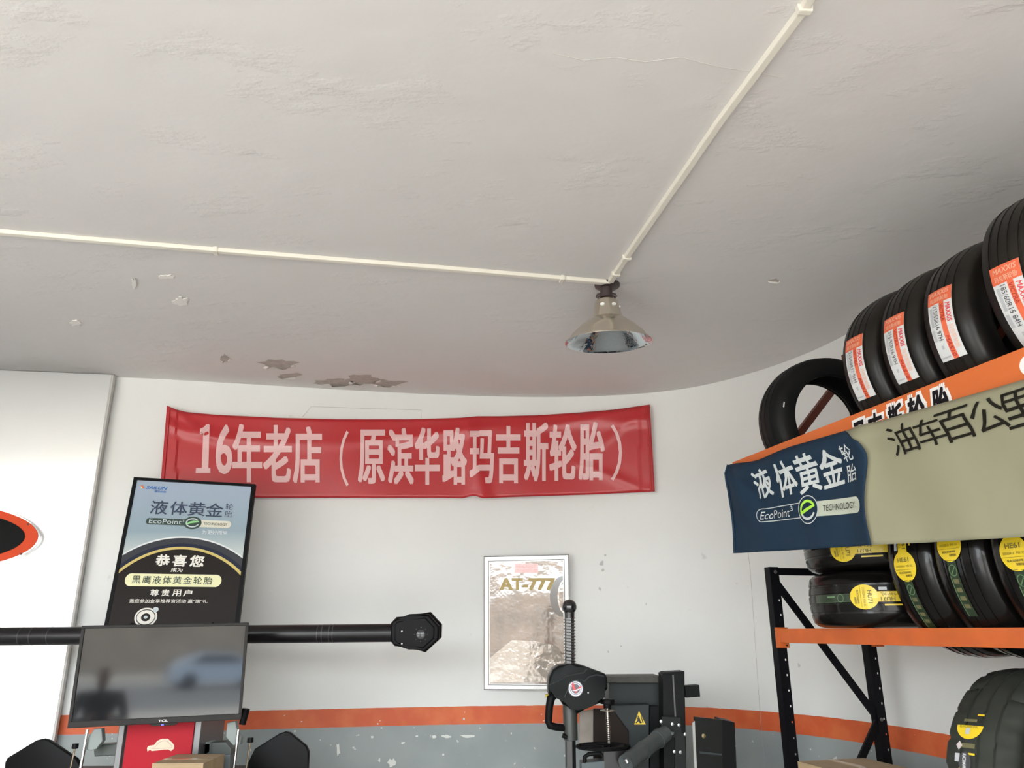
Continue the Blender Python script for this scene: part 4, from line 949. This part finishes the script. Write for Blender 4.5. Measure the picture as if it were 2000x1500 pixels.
o = tyre('tyre', m0, rmx(rk(U0, .36, .285, 2.505)) @ Matrix.Rotation(radians(-5), 4, 'Z') @ Matrix.Rotation(radians(4), 4, 'Y'), 'bare black tyre standing alone at the far left end of the high shelf', 'loose tyres')
for (e, ss) in ((168, .012), (205, .006)):
    pr = Print(lambda x, y, l: Vector((.1005, -(.262+x)*cos(radians(e)+y/.26)*-1, (.262+x)*sin(radians(e)+y/.26))))
    pr.rect(-.003, -ss, .003, ss, lab_w, 1); pr.build('chalk_mark', o)
# lower shelf: two lying flat, then a standing row
RF, WF = .305, .222
mf = tyre_mesh('flat_tyre', RF, WF, .20, wrap, 4, gd=.0025)
fc = rk(L0, .475, .235, 0); fr = Matrix.Identity(4)
for i, c in enumerate((Vector((0,0,-1)), B2, A2)):
    for j in range(3): fr[j][i] = c[j]
def flatm(z, rot=0): m = fr.copy(); m.translation = fc+Vector((0,0,z)); return m @ Matrix.Rotation(rot, 4, 'X')
GF = 'tyres lying flat at the left end of the rack'
o1 = tyre('tyre', mf, flatm(LB+WF/2+.001), 'wrapped tyre lying flat with a yellow HU71 label, lower of two stacked on the rack', GF)
yellow_label(o1, RF, WF, 'HU71', s0=.19, cx=-.005, size='215/55ZR16  97W XL', strip=False, stem=.19)
pr = Print(treadmap(RF, WF), .02); pr.rect(-.019, -.05, .012, .14, gr_, 1); pr.ring(-.003, .095, .016, .014, .0022, grl, 2); pr.rect(.011, -.05, .012, .14, grl, 2); pr.rect(-.012, .03, -.006, .07, grl, 2); pr.build('green_strip', o1)
o2 = tyre('tyre', mf, flatm(LB+WF*1.5+.004, -.03), 'wrapped tyre lying flat, upper of two stacked, partly hidden by the cloth banner', GF)
yellow_label(o2, RF, WF, 'HU71', s0=.12, cx=.035, strip=False, stem=.19)
RL, WL = .335, .212
ml = tyre_mesh('standing_tyre', RL, WL, .20, wrap, 4, gd=.0025)
zl = LB+math.sqrt(RL**2-.2425**2)+.001
GL = 'tyres standing on the lower rack beam'
for t, s0, cx_, lb_ in ((.905, -.022, -.01, 'wrapped tyre with yellow HE61 label standing right beside the flat-lying HU71 tyre'), (1.13, .03, -.02, 'wrapped tyre whose round yellow label is half covered by the cloth banner above'), (1.365, -.018, -.01, 'wrapped tyre with large yellow HE61 label, third in the standing rack row'), (1.60, .0, 0, 'wrapped tyre at the right edge of the picture on the rack beam')):
    o = tyre('tyre', ml, rmx(rk(L0, t+.012, .268, zl)) @ Matrix.Rotation(radians(8), 4, 'Z'), lb_, GL); yellow_label(o, RL, WL, 'HE61', s0=s0, cx=cx_)
# off-road tyres on the bottom shelf
RA, WA = .385, .26
ma = tyre_mesh('off_road_tyre', RA, WA, .21, lug, 3, True, gd=.006)
za = .765+math.sqrt(RA**2-.209**2)+.001
for t, b_, s_, lb_ in ((1.10, .25, .235, 'large dusty off-road tyre with yellow half-round label on the bottom shelf'), (1.38, .25, .17, 'large off-road tyre cut off by the lower right corner of the picture')):
    o = tyre('off_road_tyre', ma, rmx(rk(L0, t, b_, za)) @ Matrix.Rotation(radians(12), 4, 'Z'), lb_, 'off-road tyres on the bottom shelf')
    f = treadmap(RA, WA, .0015); pr = Print(f, .02)
    pr.poly([(-.035+.045*cos(pi+pi*k/14), s_+.045*sin(pi+pi*k/14)) for k in range(15)], yl, 1); pr.text('BLACKHAWK', -.068, s_-.009, -.005, s_-.002, ylk, .0, 3); pr.rect(-.045, s_-.030, -.030, s_-.010, lab_g, 3)
    pr.rect(-.018, s_+.035, .004, s_+.041, yl, 1); pr.rect(-.06, s_+.012, -.015, s_+.022, gkh, 1); pr.rect(-.055, s_-.072, -.008, s_-.058, gkh, 1); pr.rect(-.028, s_-.092, -.006, s_-.086, yl, 1)
    pr.poly([(-.072,s_-.065),(-.061,s_-.052),(-.050,s_-.065),(-.061,s_-.080)], mat('sticker_pink', (.55,.47,.47), .5), 1); pr.rect(-.074, s_-.115, -.057, s_-.090, lab_g, 1)
    pr.rect(-.058, s_-.40, -.022, s_-.13, yl, 1); pr.disc(-.038, s_-.115, .021, .032, lab_k, 2); pr.text('BLACKHAWK', -.045, s_-.135, -.033, s_-.090, lab_w, .02, 3, -90); pr.text('265/65R17', -.052, s_-.26, -.040, s_-.155, ylk, .03, 3, -90); pr.text('RIDGECRAWLER', -.036, s_-.28, -.028, s_-.150, ylk, .0, 3, -90); pr.rect(-.014, s_-.35, .004, s_-.13, gkh, 1)
    pr.build('paper_label', o)
# box on the bottom shelf
bxp = rk(L0, .17, .19, .765)
bt_ = thing('cardboard_box', 'brown cardboard box on the bottom shelf of the black tyre rack', 'box', mw=rmx(bxp))
bm = bmesh.new(); box(bm, (-.14,-.17,.001), (.14,.17,.28), .002); link('body', bm, card, bt_)
for k in (0, 1):
    bm = bmesh.new(); box(bm, (-.14,-.17 if k == 0 else .001,.28), (.14,-.001 if k == 0 else .17,.2835), .0005); link('flap', bm, card, bt_)
bm = bmesh.new(); box(bm, (-.1406,-.02,.22), (.1406,.02,.2842)); link('tape', bm, MATS['packing_tape'], bt_)

# ================================================================== STREET SIDE (seen only mirrored in the television)
car = thing('parked_car', 'pale blue hatchback parked across the street, seen mirrored in the television', 'car', mw=Matrix.Translation((6.3, -30.5, -.45)) @ Matrix.Rotation(pi, 4, 'Z'))
cb = mat('car_paint', (.50,.62,.78), .25, coat=1.0); cg = mat('car_glass', (.02,.03,.05), .08)
bm = bmesh.new(); side = [(-2.1,.35),(-2.15,.75),(-1.95,.95),(-1.1,1.02),(-.5,1.45),(.9,1.5),(1.7,1.05),(2.1,.95),(2.15,.35),(1.75,.28),(-1.7,.28)]
prism(bm, [Vector((x,-.85,z)) for x, z in side], (0,1.7,0), .06); link('body', bm, cb, car, True)
for yy in (-.87, .85):
    bm = bmesh.new(); prism(bm, [Vector((x,yy,z)) for x, z in ((-.95,1.03),(-.45,1.38),(.85,1.42),(1.4,1.05))], (0,.02,0), .003); link('window', bm, cg, car)
for x in (-1.35, 1.35):
    for yy in (-.88, .70):
        bm = bmesh.new(); lathe(bm, [(0,.0001),(0,.19),(.02,.20),(0,.30),(.04,.33),(.14,.33),(.18,.30),(.18,.0001)], 32, Matrix.Translation((x,yy,.33)) @ Matrix.Rotation(-pi/2, 4, 'X')); link('wheel', bm, rawr, car, True)
# standing man outside, dark clothes, arms raised in front of him
def skin(name, joints, edges, m, par, lv=2):
    me = bpy.data.meshes.new(name); me.from_pydata([j[0] for j in joints], edges, []); me.materials.append(m)
    o = bpy.data.objects.new(name, me); COL.objects.link(o); o.parent = par
    s = o.modifiers.new('skin', 'SKIN')
    for i, j in enumerate(joints): me.skin_vertices[0].data[i].radius = (j[1], j[2] if len(j) > 2 else j[1])
    me.skin_vertices[0].data[0].use_root = True
    q_ = o.modifiers.new('sub', 'SUBSURF'); q_.levels = q_.render_levels = lv
    for p in me.polygons: p.use_smooth = True
    return o
PX, PY = -1.26, -2.1
ps = thing('person', 'person in dark clothes standing outside with raised forearms, seen mirrored in the television', 'person', mw=Matrix.Translation((PX, PY, -.37)))
cl = mat('dark_clothes', (.012,.012,.015), .8); trs = mat('dark_trousers', (.02,.022,.03), .8); skn = mat('skin', (.42,.26,.18), .5); hr = mat('hair', (.01,.01,.01), .5); sho = mat('shoe_black', (.015,.012,.01), .4)
J = [((0,0,.95),.155,.11), ((0,0,1.12),.145,.105), ((0,0,1.34),.18,.11), ((0,.0,1.44),.065), ((.20,.0,1.37),.06), ((.27,.03,1.10),.048), ((.12,.26,1.16),.034), ((-.20,.0,1.37),.06), ((-.27,.03,1.10),.048), ((-.12,.26,1.16),.034)]
skin('shirt', J, [(0,1),(1,2),(2,3),(2,4),(4,5),(5,6),(2,7),(7,8),(8,9)], cl, ps)
J = [((0,0,.94),.15,.11), ((.10,0,.86),.095), ((.11,.02,.50),.068), ((.12,.0,.12),.05), ((-.10,0,.86),.095), ((-.11,.02,.50),.068), ((-.12,.0,.12),.05)]
skin('trousers', J, [(0,1),(1,2),(2,3),(0,4),(4,5),(5,6)], trs, ps)
Hd = [((0,.01,1.42),.052), ((0,.03,1.50),.062,.072), ((0,.035,1.58),.072,.088), ((0,.03,1.64),.055,.07)]
hd_ = skin('head', Hd, [(0,1),(1,2),(2,3)], skn, ps)
skin('hair', [((0,.015,1.60),.077,.088), ((0,.015,1.66),.058,.072)], [(0,1)], hr, ps)
for s_ in (-1, 1):
    bm = bmesh.new(); bmesh.ops.create_uvsphere(bm, u_segments=10, v_segments=8, radius=.011, matrix=Matrix.Translation((s_*.030, .108, 1.575))); link('eye', bm, mat('eye_dark', (.03,.02,.02), .2), hd_, True)
    bm = bmesh.new(); bmesh.ops.create_uvsphere(bm, u_segments=10, v_segments=8, radius=.02, matrix=Matrix.Translation((s_*.078, .02, 1.57)) @ Matrix.Diagonal((.4, .8, 1.4, 1))); link('ear', bm, skn, hd_, True)
    J = [((s_*.12,.26,1.16),.028)]; E_ = []
    J += [((s_*.09,.31,1.18),.028)]; E_.append((0,1))
    for k in range(4): J += [((s_*(.078+.008*k),.365-.004*k,1.19+.020*(k-1.5)),.009), ((s_*.052,.390-.006*k,1.185+.020*(k-1.5)),.0075)]; E_ += [(1,2+2*k),(2+2*k,3+2*k)]
    J += [((s_*.062,.325,1.225),.010)]; E_.append((1,10)); skin('hand', J, E_, skn, ps, 1)
    J = [((s_*.12,-.03,.05),.045), ((s_*.125,.10,.035),.04), ((s_*.13,.18,.03),.032)]; skin('shoe', J, [(0,1),(1,2)], sho, ps)
bm = bmesh.new(); prism(bm, [Vector((-.006,.112,1.58)), Vector((.006,.112,1.58)), Vector((.014,.138,1.545)), Vector((-.014,.138,1.545))], (0,-.02,-.01), .003); link('nose', bm, skn, hd_, True)
bm = bmesh.new(); box(bm, (-.022,.104,1.519), (.022,.112,1.526), .002); link('mouth', bm, mat('lips', (.30,.12,.10), .5), hd_)
